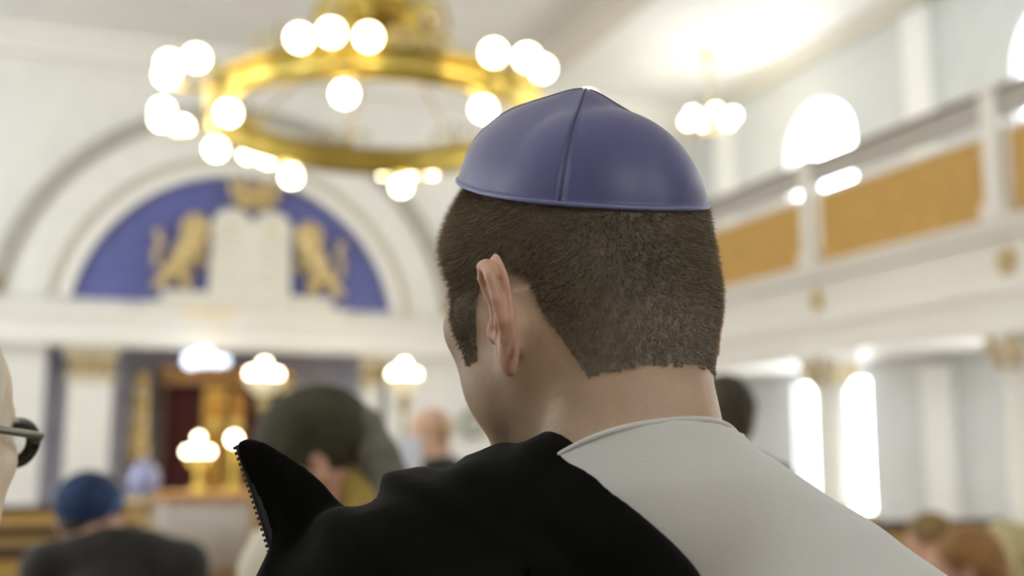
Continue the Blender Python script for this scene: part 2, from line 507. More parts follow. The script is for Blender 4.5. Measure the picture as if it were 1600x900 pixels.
# ------------------------------------------------------------------ gallery on the right
g_top = atx(1250, 262, XG)[2]; g_face = atx(1290, 283, XG)[2]
g_pt = atx(1300, 292, XG)[2]; g_pb = atx(1280, 416, XG)[2]; g_bot = atx(1307, 550, XG)[2]
CY = [16.3, 13.45, 10.55, 7.7, 4.85, 2.0]
struct(part('trim_13', join(box(XG + .1, XW, YB, YF, g_bot + .12, g_pb - .10),
     box(XG - .02, XG + .3, YB, YF, g_bot, g_bot + .32), box(XG - .07, XG + .3, YB, YF, g_bot + .32, g_bot + .40),
     box(XG + .015, XG + .3, YB, YF, g_bot + .40, g_pb - .16), box(XG - .10, XG + .3, YB, YF, g_pb - .16, g_pb - .06), box(XG - .16, XG + .3, YB, YF, g_pb - .06, g_pb)), M_TRIM))
bal = thing('gallery_balustrade', 'gallery balustrade of ochre wood panels between white posts with brown handrail', 'balustrade', (XG, 8, g_pb))
part('handrail', bevbox(XG - .10, XG + .10, YB + .1, YF - .02, g_top - .035, g_top, .01), M_RAILTOP, bal)
part('rail_face', box(XG - .05, XG + .05, YB + .1, YF - .02, g_face - .0, g_top - .035), M_RAILGREY, bal)
for i in range(1, len(CY)):
    y1, y0 = CY[i - 1] - .13, CY[i] + .13
    p = part('panel_frame', join(box(XG - .02, XG + .05, y0, y1, g_pt - .05, g_pt), box(XG - .02, XG + .05, y0, y1, g_pb, g_pb + .02)), M_TRIM, bal)
    nbd = 6
    for j in range(nbd):
        b0 = y0 + (y1 - y0) * j / nbd; b1 = y0 + (y1 - y0) * (j + 1) / nbd
        part('board', bevbox(XG + .0, XG + .03, b0 + .0005, b1 - .0005, g_pb + .02, g_pt - .05, .003), M_OCHRE, p)
col_lab = ['white column beside the front wall under the gallery', 'white column behind the cropped head under the gallery', 'white column with gilt capital in front of the bright lower window', 'white column with gilt capital at the right edge of the picture', 'white column under the gallery beyond the right edge', 'white column under the gallery nearest the viewer']
for i, yc in enumerate(CY):
    p = part('post', bevbox(XG - .12, XG + .08, yc - .10, yc + .10, g_pb + .16, g_top - .02, .012), M_TRIM, bal)
    part('base', bevbox(XG - .15, XG + .11, yc - .15, yc + .15, g_pb + .001, g_pb + .16, .02), M_TRIM, p)
    part('cap', bevbox(XG - .145, XG + .11, yc - .13, yc + .13, g_top - .02, g_top + .05, .012), M_TRIM, p)
    c = thing('column', col_lab[i], 'column', (XG + .12, yc, 0), 'columns under the gallery')
    cx = XG + .14
    ct = g_bot
    part('shaft', lathe([(.205, .22), (.20, .6), (.19, ct - .42)], (cx, yc, 0), 28), M_TRIM, c, True)
    part('base', lathe([(.28, 0), (.28, .08), (.25, .10), (.27, .14), (.22, .18), (.21, .22)], (cx, yc, 0), 28), M_TRIM, c)
    cp = part('capital', lathe([(.19, ct - .42), (.225, ct - .41), (.225, ct - .38), (.20, ct - .36), (.22, ct - .22), (.30, ct - .10), (.28, ct - .075)], (cx, yc, 0), 28), M_TRIM, c)
    part('abacus', bevbox(cx - .30, cx + .30, yc - .30, yc + .30, ct - .075, ct - .001, .012), M_TRIM, cp)
    for j in range(8):
        a = 2 * math.pi * j / 8 + .39
        pts = [(cx + r * math.cos(a), yc + r * math.sin(a), z) for r, z in ((.205, ct - .36), (.235, ct - .26), (.275, ct - .17), (.32, ct - .11), (.345, ct - .13), (.335, ct - .16))]
        part('gilt_leaf', tube(pts, [.045, .05, .045, .035, .03, .02], 8), M_GILT, cp, True)
    b = thing('gilt_boss', 'gilt boss on the white entablature above the ' + ['far end column', 'hidden column behind the head', 'left visible column', 'column at the right edge', 'column beyond the right edge', 'nearest column'][i], 'ornament', (XG - .02, yc, g_bot + .5), 'gilt bosses of the entablature')
    bz = .5 * (g_bot + .40 + g_pb - .16)
    part('rosette', lathe([(.07, 0), (.075, .02), (.05, .035), (.03, .05), (.012, .055)], (XG + .021, yc, bz), 16, (-1, 0, 0)), M_GILT, b, True)
    for j in range(5):
        a = 2 * math.pi * j / 5 + .3
        part('petal', sphere((XG + .0, yc + .085 * math.cos(a), bz + .10 * math.sin(a)), (.024, .045, .055), 10, 6), M_GILT, b, True)

# ------------------------------------------------------------------ the man with the skullcap
def skin_mat(name, col, sss=.12):
    return mat(name, col, .5, noise=.10, nscale=35, bump=.12, bscale=300, sss=sss, spec=.35)
M_SKIN = skin_mat('skin', (.55, .385, .265))
M_SCALP = mat('cropped_hair_scalp', (.30, .25, .20), .8, noise=.25, nscale=200)
def strand_mat(name, dark, light):
    m = bpy.data.materials.new(name); m.use_nodes = True; nt = m.node_tree; b = nt.nodes['Principled BSDF']
    at_ = nt.nodes.new('ShaderNodeAttribute'); at_.attribute_name = 'shade'
    r = nt.nodes.new('ShaderNodeValToRGB')
    r.color_ramp.elements[0].color = (*dark, 1); r.color_ramp.elements[1].color = (*light, 1)
    nt.links.new(at_.outputs['Fac'], r.inputs[0]); nt.links.new(r.outputs[0], b.inputs['Base Color'])
    b.inputs['Roughness'].default_value = .45; b.inputs['Specular IOR Level'].default_value = .4
    return m
M_STRAND = strand_mat('short_brown_hair', (.20, .165, .122), (.56, .43, .28))
M_TSHIRT = mat('white_cotton', (.67, .65, .61), .9, noise=.025, nscale=30, bump=.10, bscale=700, sheen=.2, stretch=(.25, .25, 1))
M_JACKET = mat('black_velvet_cloth', (.0034, .0031, .0024), .9, sheen=.045, noise=.3, nscale=60, bump=.08, bscale=900, spec=.1)
M_SATIN = mat('blue_satin', (.088, .086, .215), .44, noise=.14, nscale=9, bump=.06, bscale=400, sheen=.45, spec=.5)
M_SEAM = mat('blue_seam', (.06, .05, .11), .6)
M_PIPING = mat('blue_piping', (.17, .18, .36), .4)
M_JEANS = mat('dark_denim', (.03, .035, .05), .8, noise=.2, nscale=80)
M_SHOE = mat('black_leather', (.012, .011, .010), .4)

HC = at(895, 437, .757)                       # centre of his head
HM = rotz(math.radians(15)) @ rotx(math.radians(-15)) @ roty(math.radians(0))
HS = 1.0
NB = at(995, 742, .700)                       # base of the neck
BZ = math.radians(-8)                         # body turned a little to the right
BR = rotz(BZ)
def BT(x, y, z): return NB + BR @ np.array([x, y, z])
fl = -NB[2]                                    # floor in body coordinates
head_top, nb_z = HC[2] + .13, NB[2]
vx = axis_grid([(NB[0] - .36, HC[0] - .15, .012), (HC[0] - .15, HC[0] + .15, .0019), (HC[0] + .15, NB[0] + .36, .012)])
vy = axis_grid([(NB[1] - .22, HC[1] - .15, .012), (HC[1] - .15, HC[1] + .15, .0019), (HC[1] + .15, NB[1] + .42, .012)])
vz = axis_grid([(-.01, NB[2] - .05, .012), (NB[2] - .05, head_top, .0019)])
v = Vol(vx, vy, vz)
add_head(v, HC, HM, HS)
T = lambda p: HC + HM @ (np.asarray(p, float) * HS)
v.cap(T((0, -.030, -.055)), BT(0, -.005, -.01), .056, .060, .022)
v.cap(T((0, .012, -.075)), BT(0, .055, -.05), .040, .045, .02)
for x in (-1, 1):
    v.cap(T((x * .052, -.018, -.045)), BT(x * .03, .07, -.05), .016, .017, .02)
def torso(v, o=0.0, arms=True, jacket=False):
    """the trunk in body axes around the neck base; o = cloth thickness"""
    v.ell(BT(0, .04, -.20), (.165 + o, .105 + o, .17 + o), .03, BR)
    v.ell(BT(0, .035, -.40), (.150 + o, .10 + o, .18 + o), .05, BR)
    v.ell(BT(0, .03, -.56), (.160 + o, .105 + o, .12 + o), .05, BR)
    for x in (-1, 1):
        sh = BT(.188, .02, -.134) if x > 0 else BT(-.138, .05, -.180)
        v.chain([BT(0, .0, -.022), BT(x * .06, .008, -.044 if x > 0 else -.081), BT(x * .10, .012, -.069 if x > 0 else -.114), BT(x * .138, .015 if x > 0 else .035, -.090 if x > 0 else -.147), sh], [.050 + o, .050 + o, .050 + o, .051 + o, .056 + o], .02)
        v.ell(BT(x * .10, -.035, -.17), (.075 + o, .045 + o, .10 + o), .04, BR)
        if arms:
            v.chain([sh, BT(x * .235, .03, -.40)], [.060 + o, .046 + o], .03)
torso(v, -.004, True)
for x in (-1, 1):       # forearms folded low in front, hands with fingers
    el, wr = BT(x * .235, .02, -.40), BT(x * .12, .25, -.47)
    v.chain([el, wr], [.044, .028], .02)
    pal = BT(x * .07, .29, -.48); v.cap(wr, pal, .028, .030, .015)
    for f in range(4):
        b0 = pal + BR @ np.array([-x * .02, .02 - f * .017, .018 - f * .010]); b1 = b0 + BR @ np.array([-x * (.035 - .004 * abs(f - 1)), .012, -.012]); b2 = b1 + BR @ np.array([-x * .02, -.012, -.018])
        v.chain([b0, b1, b2], [.0095, .009, .008], .004)
    v.chain([wr + BR @ np.array([-x * .01, .0, .02]), pal + BR @ np.array([-x * .01, .03, .035]), pal + BR @ np.array([-x * .035, .05, .03])], [.012, .011, .009], .006)
    hip, kn, an = BT(x * .09, .03, -.60), BT(x * .10, .05, fl + .50), BT(x * .105, .02, fl + .09)
    v.chain([hip, kn, an], [.085, .055, .042], .03)
    v.cap(an + [0, 0, -.03], BT(x * .12, .16, fl + .035), .04, .03, .02)
man = thing('person', 'man with cropped brown hair in blue skullcap and white T-shirt, seen from behind', 'person', (NB[0], NB[1], 0))
V, Q = v.mesh()
body = part('body', (V, Q), [M_SKIN, M_SCALP, skin_mat('ear_skin', (.60, .35, .245), .15)], man, True)
# hairline, in head axes seen from the side (y forward, z up)
HAIRLINE = [(.082, .20), (.082, .062), (.068, .046), (.058, .018), (.052, .000), (.048, -.028), (.044, -.052), (.030, -.053), (.027, -.030), (.020, -.010), (.008, .002), (-.012, -.002), (-.028, -.016), (-.036, -.036), (-.043, -.060), (-.049, -.080), (-.052, -.090), (-.25, -.094), (-.25, .20)]
def in_poly(y, z, poly):
    r = np.zeros(len(y), bool); n = len(poly)
    for i in range(n):
        (y0, z0), (y1, z1) = poly[i], poly[(i + 1) % n]
        c = (z0 > z) != (z1 > z)
        xx = (y1 - y0) * (z - z0) / (z1 - z0 + 1e-12) + y0
        r ^= c & (y < xx)
    return r
def head_local(P): return (P - HC) @ HM / HS
cen = V[Q].mean(1)
L = head_local(cen)
ear_zone = (np.abs(L[:, 0]) > .0765) & (L[:, 1] > -.056) & (L[:, 1] < .012) & (L[:, 2] < .004)
wob = .003 * np.sin(L[:, 1] * 400 + 3 * np.sin(L[:, 0] * 300)) * 1.0
hair_f = in_poly(L[:, 1], L[:, 2] + wob * .15, HAIRLINE) & ~ear_zone & (L[:, 2] > -.12) & (np.linalg.norm(L, axis=1) < .17)
body.data.polygons.foreach_set('material_index', np.where(ear_zone & (L[:, 2] > -.085) & (L[:, 1] > -.05), 2, hair_f.astype(np.int32)).astype(np.int32))
# skullcap frame
KA = rotx(math.radians(35)) @ roty(math.radians(-9))             # tipped to the back of the head
KC = np.array([0.001, -.020, .059])
KR = (.0788, .0910); KH = .063
def kip(u, phi):
    """u 0 at the crown .. 1 at the rim; phi around; head-local point"""
    a = u * math.pi / 2
    r = math.sin(a) ** 1.02
    h = KH * math.cos(a) ** 1.0 + .007 * math.exp(-(u / .16) ** 2) * 1.0
    q = abs(math.sin(2 * (phi - PH0)))
    flat = 1 - .055 * q * math.sin(math.pi * min(1, u * 1.05)) - .0 * q
    h2 = h * (1 - .03 * q * math.sin(math.pi * u))
    dent = .0022 * math.sin(3 * phi + 1.0) * math.sin(math.pi * u) * (1 - .3 * u)
    fl_ = 1 + .010 * max(0.0, (u - .93) / .07)
    p = np.array([KR[0] * r * flat * math.cos(phi) * fl_, KR[1] * r * flat * math.sin(phi) * fl_, h2 + dent])
    p = KC + KA @ p
    e = (p - KE[0]) / KE[1]; m = float(np.sqrt((e * e).sum()))
    return KE[0] + (p - KE[0]) / m if m < 1 else p
KE = (np.array([0, -.012, .026]), np.array([.0800, .1000, .0880]))
PH0 = math.radians(222)
kip_n = KA @ np.array([0, 0, 1.0])
# hair strands, cut short
nor = np.zeros((len(Q), 3)); 
e1, e2 = V[Q[:, 2]] - V[Q[:, 0]], V[Q[:, 3]] - V[Q[:, 1]]
nor = np.cross(e1, e2); area = np.linalg.norm(nor, axis=1); nor /= area[:, None] + 1e-12
above = ((L - KC) @ kip_n) > .004
cand = np.where(hair_f & ~above)[0]
NS = 90000
pick = rng.choice(cand, NS, p=area[cand] / area[cand].sum())
uv = rng.random((NS, 2))
P0 = V[Q[pick, 0]] * ((1 - uv[:, :1]) * (1 - uv[:, 1:])) + V[Q[pick, 1]] * (uv[:, :1] * (1 - uv[:, 1:])) + V[Q[pick, 2]] * (uv[:, :1] * uv[:, 1:]) + V[Q[pick, 3]] * ((1 - uv[:, :1]) * uv[:, 1:])
Lp = L[pick]
front = np.clip((Lp[:, 1] - .01) / .06, 0, 1) * np.clip((Lp[:, 2] - .01) / .04, 0, 1)
comb_l = np.c_[np.zeros(NS), .10 + .5 * front, -.55 + .5 * front]
comb = comb_l @ HM.T
D = nor[pick] * (.75 + .2 * front[:, None]) + comb * .8 + rng.normal(0, .22, (NS, 3))
D /= np.linalg.norm(D, axis=1)[:, None]
edge = np.clip((Lp[:, 2] + .085) / .05, .45, 1)
side = np.where((Lp[:, 1] > .022) & (Lp[:, 2] < -.0), .6, 1.0)
ln = (.0062 + .0045 * front) * rng.uniform(.6, 1.25, NS) * edge * side
wd = np.cross(D, rng.normal(0, 1, (NS, 3))); wd /= np.linalg.norm(wd, axis=1)[:, None]
hw = .00020
SV = np.empty((NS * 3, 3)); SV[0::3] = P0 - wd * hw; SV[1::3] = P0 + wd * hw; SV[2::3] = P0 + D * ln[:, None]
hair = part('hair', (SV, np.arange(NS * 3).reshape(-1, 3)), M_STRAND, man)
hair['kind'] = 'stuff'
at_ = hair.data.attributes.new('shade', 'FLOAT', 'POINT')
sh = np.clip(.25 + .45 * front + rng.normal(0, .22, NS), 0, 1).astype(np.float32)
at_.data.foreach_set('value', np.repeat(sh, 3))

# skullcap: four satin panels, seams and a piped rim
cap_o = bpy.data.objects.new('skullcap', None); COL.objects.link(cap_o); cap_o.parent = man; ORIGIN[cap_o.name] = ORIGIN[man.name]
cap_o['label'] = 'blue satin skullcap of four panels'
def solid(grid, th):
    """grid (n,m,3) -> closed shell with thickness th toward the inside of the head"""
    n, m, _ = grid.shape
    du = np.gradient(grid, axis=0); dv = np.gradient(grid, axis=1)
    nn = np.cross(du, dv); nn /= np.linalg.norm(nn, axis=2)[..., None] + 1e-12
    c0 = T((0, -.012, .02))
    sgn = np.sign(((grid - c0) * nn).sum(2)).mean(); nn *= (1 if sgn > 0 else -1)
    A = grid.reshape(-1, 3); B = (grid - nn * th).reshape(-1, 3)
    Fc = []; N = n * m
    ix = lambda i, j: i * m + j
    for i in range(n - 1):
        for j in range(m - 1):
            q = (ix(i, j), ix(i + 1, j), ix(i + 1, j + 1), ix(i, j + 1))
            Fc.append(q); Fc.append(tuple(N + k for k in q[::-1]))
    for i in range(n - 1):
        for j in (0, m - 1):
            q = (ix(i, j), ix(i + 1, j), N + ix(i + 1, j), N + ix(i, j)); Fc.append(q)
    for j in range(m - 1):
        for i in (0, n - 1):
            q = (ix(i, j), ix(i, j + 1), N + ix(i, j + 1), N + ix(i, j)); Fc.append(q)
    return np.vstack([A, B]), Fc
for k in range(4):
    us = np.linspace(.012, 1, 28); ps = PH0 + math.pi / 2 * (k + np.linspace(.004, .996, 26))
    G = np.array([[T(kip(u, p)) for p in ps] for u in us])
    part('panel', solid(G, .0015), M_SATIN, cap_o, True)
    sp_ = [T(kip(u, PH0 + math.pi / 2 * k)) for u in np.linspace(.02, .985, 26)]
    part('seam', tube(sp_, .0007, 6), M_SEAM, cap_o, True)
part('rim_piping', tube([T(kip(1.0, p)) for p in np.linspace(0, 2 * math.pi, 96, endpoint=False)], .0016, 8, True), M_PIPING, cap_o, True)

# T-shirt
sx = axis_grid([(NB[0] - .36, NB[0] - .12, .006), (NB[0] - .12, NB[0] + .12, .003), (NB[0] + .12, NB[0] + .36, .006)])
sy = axis_grid([(NB[1] - .20, NB[1] - .11, .006), (NB[1] - .11, NB[1] + .10, .003), (NB[1] + .10, NB[1] + .22, .006)])
sz = axis_grid([(NB[2] - .68, NB[2] - .26, .009), (NB[2] - .26, NB[2] - .08, .005), (NB[2] - .08, NB[2] + .08, .003)])
v = Vol(sx, sy, sz)
torso(v, .010, True)
for x in (-1, 1):
    v.cap(T((0, -.030, -.055)), BT(0, -.005, -.01), .045, .063, .03)
X, Y, Z = v.grid()
xb = (X - NB[0]) * BR[0, 0] + (Y - NB[1]) * BR[1, 0]; yb = (X - NB[0]) * BR[0, 1] + (Y - NB[1]) * BR[1, 1]; zb = Z - NB[2]
F0 = v.F.copy()
# neckline: a tilted plane, lower at the throat
collar = BT(0, -.05, .027); cn = BR @ np.array([-.10, .42, .9])
near = np.sqrt(xb ** 2 + yb ** 2) < .115
d = (X - collar[0]) * cn[0] + (Y - collar[1]) * cn[1] + (Z - collar[2]) * cn[2]
v.F = np.where(near, np.maximum(v.F, d), v.F).astype(np.float32)
v.half(BT(0, 0, -.64), (0, 0, -1))
for x in (-1, 1):
    n_ = BR @ np.array([x * .2, 0, -1.0]); c_ = BT(x * .22, 0, -.36)
    dd = (X - c_[0]) * n_[0] + (Y - c_[1]) * n_[1] + (Z - c_[2]) * n_[2]
    v.F = np.where(x * xb > .165, np.maximum(v.F, dd), v.F).astype(np.float32)
# soft horizontal drag folds across the back
v.F += (.0022 * np.sin(zb * 75 + 4.0 * np.sin(xb * 9 + 1) + 10 * xb) * np.clip((-.02 - zb) / .1, 0, 1) * np.exp(-((xb - .05) / .12) ** 2)).astype(np.float32)
V, Q = v.mesh()
shirt = part('t_shirt', (V, Q), M_TSHIRT, man, True)
# ribbed neckband along the cut edge
cnu = cn / np.linalg.norm(cn); e1_ = BR @ np.array([1.0, 0, 0]); e1_ -= cnu * (e1_ @ cnu); e1_ /= np.linalg.norm(e1_); e2_ = np.cross(cnu, e1_)
c0_ = NB + (HC - NB) * .12; c0_ = c0_ - cnu * ((c0_ - collar) @ cnu)
rs_ = []; ph_ = np.linspace(0, 2 * math.pi, 120, endpoint=False)
for a in ph_:
    r_ = .035
    while r_ < .11:
        p_ = c0_ + r_ * (math.cos(a) * e1_ + math.sin(a) * e2_)
        i_ = [min(len(g_) - 1, max(0, int(np.searchsorted(g_, q_)))) for g_, q_ in zip(v.a, p_)]
        if F0[i_[0], i_[1], i_[2]] > 0: break
        r_ += .001
    rs_.append(r_)
ft = np.fft.rfft(rs_); ft[6:] = 0; rs_ = np.fft.irfft(ft, 120)
part('neckband', tube([c0_ + (r_ - .0022) * (math.cos(a) * e1_ + math.sin(a) * e2_) - cnu * .0008 for a, r_ in zip(ph_, rs_)], .0019, 8, True), M_TSHIRT, man, True)
# trousers and shoes
v = Vol(axis_grid([(NB[0] - .28, NB[0] + .28, .012)]), axis_grid([(NB[1] - .2, NB[1] + .3, .012)]), axis_grid([(-.01, NB[2] - .52, .012)]))
v.ell(BT(0, .03, -.60), (.172, .118, .12), 0, BR)
for x in (-1, 1):
    v.chain([BT(x * .09, .03, -.62), BT(x * .10, .05, fl + .50), BT(x * .105, .02, fl + .08)], [.098, .075, .065], .03)
part('trousers', v.mesh(), M_JEANS, man, True)
for x in (-1, 1):
    v = Vol(axis_grid([(NB[0] - .3, NB[0] + .3, .008)]), axis_grid([(NB[1] - .2, NB[1] + .4, .008)]), axis_grid([(-.02, .14, .008)]))
    v.cap(BT(x * .105, .0, fl + .05), BT(x * .125, .19, fl + .04), .05, .045, .02)
    v.half((0, 0, .001), (0, 0, -1))
    part('shoe', v.mesh(), M_SHOE, man, True)

# ------------------------------------------------------------------ the black jacket slung over his left shoulder
RGT = np.array([math.cos(YAW), -math.sin(YAW), 0]); FWD = np.array([math.sin(YAW), math.cos(YAW), 0]); UPV = np.array([0, 0, 1.0])
jx0, jx1 = at(300, 800, .72), at(1100, 800, .6)
v = Vol(axis_grid([(-.25, .55, .004)]), axis_grid([(.35, 1.05, .004)]), axis_grid([(NB[2] - .50, NB[2] - .16, .010), (NB[2] - .16, NB[2] + .06, .004)]))
torso(v, .017, True, True)
pb = at(960, 775, .63); tdir = at(1060, 900, .60) - at(882, 715, .66); vdir = ray(960, 800)

pf = BT(-.40, .0, -.46)
v.half(pf, (0, 0, -1), .02)
J = lambda px, py, d, r, k=.03: v.ell(at(px, py, d), r if hasattr(r, '__len__') else (r, r, r), k)
v.chain([at(790, 745, .715), at(850, 765, .675), at(930, 850, .635)], [.018, .020, .018], .012)
v.chain([at(860, 758, .668), at(925, 805, .648), at(970, 855, .634), at(1010, 925, .622)], [.020, .024, .026, .028], .012)
v.chain([at(750, 766, .735), at(800, 758, .725)], [.022, .020], .010)
v.chain([at(700, 815, .72), at(740, 792, .72)], [.026, .028], .010)
v.chain([at(640, 806, .70), at(662, 802, .715), at(610, 850, .69)], [.024, .023, .03], .012)
J(760, 910, .68, (.09, .06, .07), .015)
J(620, 920, .68, (.06, .05, .06), .02)
J(520, 960, .70, (.05, .03, .05), .03)
# the stiff front edge that stands away from the shoulder
FO = at(480, 800, .71)
fe1 = RGT * math.cos(.3) + FWD * math.sin(.3); fe2 = UPV; fn = np.cross(fe1, fe2)
def flat_uv(px, py):
    r = ray(px, py); t = ((FO - ORG) @ fn) / (r @ fn); p = ORG + r * t - FO
    return (p @ fe1, p @ fe2)
FL = [flat_uv(*p) for p in ((383, 697), (392, 693), (412, 698), (442, 714), (470, 730), (494, 750), (525, 777), (556, 804), (600, 840), (640, 980), (470, 985), (441, 900), (429, 862), (415, 812), (399, 757), (387, 717))]
X, Y, Z = v.grid()
U = (X - FO[0]) * fe1[0] + (Y - FO[1]) * fe1[1] + 0 * Z; Wd = Z - FO[2] + 0 * X + 0 * Y; N = (X - FO[0]) * fn[0] + (Y - FO[1]) * fn[1] + 0 * Z
box_ = (np.abs(N) < .05) & (U > min(p[0] for p in FL) - .03) & (U < max(p[0] for p in FL) + .03) & (Wd > min(p[1] for p in FL) - .03) & (Wd < max(p[1] for p in FL) + .03)
I = np.where(box_)
u_, w_, n_ = U[I].astype(float), Wd[I].astype(float), N[I].astype(float)
d2 = np.full(len(u_), 9.0); ins = np.zeros(len(u_), bool)
for i in range(len(FL)):
    (x0, y0), (x1, y1) = FL[i], FL[(i + 1) % len(FL)]
    ex, ey = x1 - x0, y1 - y0; t = np.clip(((u_ - x0) * ex + (w_ - y0) * ey) / (ex * ex + ey * ey), 0, 1)
    d2 = np.minimum(d2, (u_ - x0 - t * ex) ** 2 + (w_ - y0 - t * ey) ** 2)
    c = (y0 > w_) != (y1 > w_); ins ^= c & (u_ < (x1 - x0) * (w_ - y0) / (y1 - y0 + 1e-12) + x0)
dd = np.where(ins, -1, 1) * np.sqrt(d2)
bend = 1.6 * (u_ + .03) ** 2 + .004 * np.sin((u_ * .75 + w_ * .66) * 130)
dn = np.abs(n_ - bend) - .0055 - .004 * np.clip(-dd / .03, 0, 1)
ds = np.maximum(dd, dn)
f = v.F[I]; k = .014; h = np.clip(.5 + .5 * (f - ds) / k, 0, 1)
v.F[I] = f + (ds - f) * h - k * h * (1 - h)
for p0_, p1_, r_ in ((at(562, 762, .66), at(562, 762, .78), .011), (at(692, 708, .66), at(692, 710, .80), .008)): v.cap(p0_, p1_, r_, r_, .016, 'sub')
v.half(pb, np.cross(vdir, tdir) * np.sign(np.cross(vdir, tdir) @ RGT), .006)
v2 = Vol(*v.a); torso(v2, .0108, True)
# creases in the cloth
a1 = X * 1.0 + Y * .3 + Z * .8; a2 = X * .5 - Y * .2 + Z * 1.0
v.F += (.0026 * np.sin(a1 * 62 + 2.2 * np.sin(a2 * 33)) + .0012 * np.sin(a2 * 120 + 3 * np.sin(a1 * 41)) - .0024).astype(np.float32)
v.F = np.maximum(v.F, -v2.F); del v2
jk = thing('jacket', 'black velvet jacket with zip slung over the left shoulder of the skullcap wearer', 'jacket', tuple(BT(-.12, .0, -.10)))
part('cloth', v.mesh(), M_JACKET, jk, True)
# zip: tape and single teeth along the standing edge
edge_px = [(381, 694), (388, 715), (403, 757), (421, 812), (436, 862), (448, 900), (462, 950)]
def flat_pt(px, py, o=0.0):
    u, w = flat_uv(px, py); return FO + fe1 * u + fe2 * w + fn * (1.6 * (u + .03) ** 2 + o)
zp = [flat_pt(*p) - fe1 * .0028 for p in edge_px]
M_ZIP = mat('zip_tape', (.012, .011, .010), .7)
M_TOOTH = mat('zip_teeth', (.035, .034, .032), .35, .4)
zo = part('zip_tape', tube(zp, .0030, 8), M_ZIP, jk, True)
seg = [np.linalg.norm(zp[i + 1] - zp[i]) for i in range(len(zp) - 1)]; tot = sum(seg)
nt_ = int(tot / .0036)
tooth_me = rawmesh('tooth', *bevbox(-.0034, .0006, -.0009, .0009, -.0010, .0010, .0003)); tooth_me.materials.append(M_TOOTH)
for i in range(nt_):
    s_ = tot * (i + .5) / nt_; j = 0
    while s_ > seg[j]: s_ -= seg[j]; j += 1
    p = zp[j] + (zp[j + 1] - zp[j]) * s_ / seg[j]
    o = link('tooth', tooth_me, None, zo, p - ORIGIN[jk.name] - fe1 * .0012)
    t_ = (zp[j + 1] - zp[j]) / seg[j]
    o.rotation_euler = Matrix(np.stack([fe1, fn, fe2], 1).tolist()).to_euler()
    o.rotation_euler.rotate_axis('Y', -.32)

# ------------------------------------------------------------------ great ring chandelier
ch_h = 2.9
CC = np.array([2.30, 9.05, EYE + ch_h]); RR = 1.42
ch = thing('ring_chandelier', 'large brass ring chandelier with clusters of lit globes above the hall', 'chandelier', tuple(CC))
def ringpt(a, r, z): return CC + np.array([r * math.sin(a), -r * math.cos(a), z])
AV = math.atan2(CC[0], CC[1])                   # angles counted from the side nearest the viewer
def sp(deg): return math.radians(deg) - AV
def ring_band(r0, r1, z0, z1, n=72):
    V, Fc = [], []
    for i in range(n):
        a = 2 * math.pi * i / n
        for r, z in ((r0, z0), (r1, z0), (r1, z1), (r0, z1)): V.append(ringpt(a, r, z))
    for i in range(n):
        j = (i + 1) % n
        for k in range(4):
            l = (k + 1) % 4; Fc.append((i * 4 + k, i * 4 + l, j * 4 + l, j * 4 + k))
    return np.array(V), Fc
part('ring', ring_band(RR - .03, RR + .03, -.10, .10), M_BRASS, ch, True)
part('ring_moulding', join(ring_band(RR - .045, RR + .045, .10, .13), ring_band(RR - .045, RR + .045, -.13, -.10)), M_BRASS, ch, True)
# hub with scrolls
hubz = .86
part('hub', lathe([(.02, -.40), (.07, -.36), (.10, -.28), (.05, -.20), (.12, -.08), (.34, .0), (.40, .05), (.36, .10), (.14, .16), (.08, .30), (.14, .36), (.05, .44), (.02, .5)], CC + [0, 0, hubz], 28), M_BRASS, ch, True)
part('hub_ring', tube([ringpt(2 * math.pi * i / 40, .50, hubz + .06) for i in range(40)], .035, 8, True), M_BRASS, ch, True)
part('stem', lathe([(.018, .5 + hubz), (.018, ZC - CC[2] - .12)], CC, 10), M_BRASS, ch)
part('ceiling_rose', lathe([(.10, -.12), (.22, -.06), (.26, -.002)], (CC[0], CC[1], ZC), 24), M_BRASS, ch, True)
for k in range(8):
    a = sp(12 + 45 * k)
    part('rod', tube([ringpt(a, .34, hubz), ringpt(a, RR - .02, .10)], .010, 6), M_BRASS, ch)
    pts = [ringpt(a + .39, r, z) for r, z in ((.30, hubz + .02), (.42, hubz + .22), (.56, hubz + .18), (.62, hubz - .02), (.54, hubz - .20), (.40, hubz - .16), (.42, hubz - .04), (.50, hubz - .06))]
    part('scroll', tube(pts, [.03, .028, .026, .024, .022, .02, .018, .014], 8), M_BRASS, ch, True)
globe_me = rawmesh('globe', *sphere((0, 0, 0), .085, 20, 12), smooth=True); globe_me.materials.append(M_GLOBE)
M_FIL = mat('tarnished_brass', (.40, .33, .15), .45, .6, noise=.2, nscale=12)
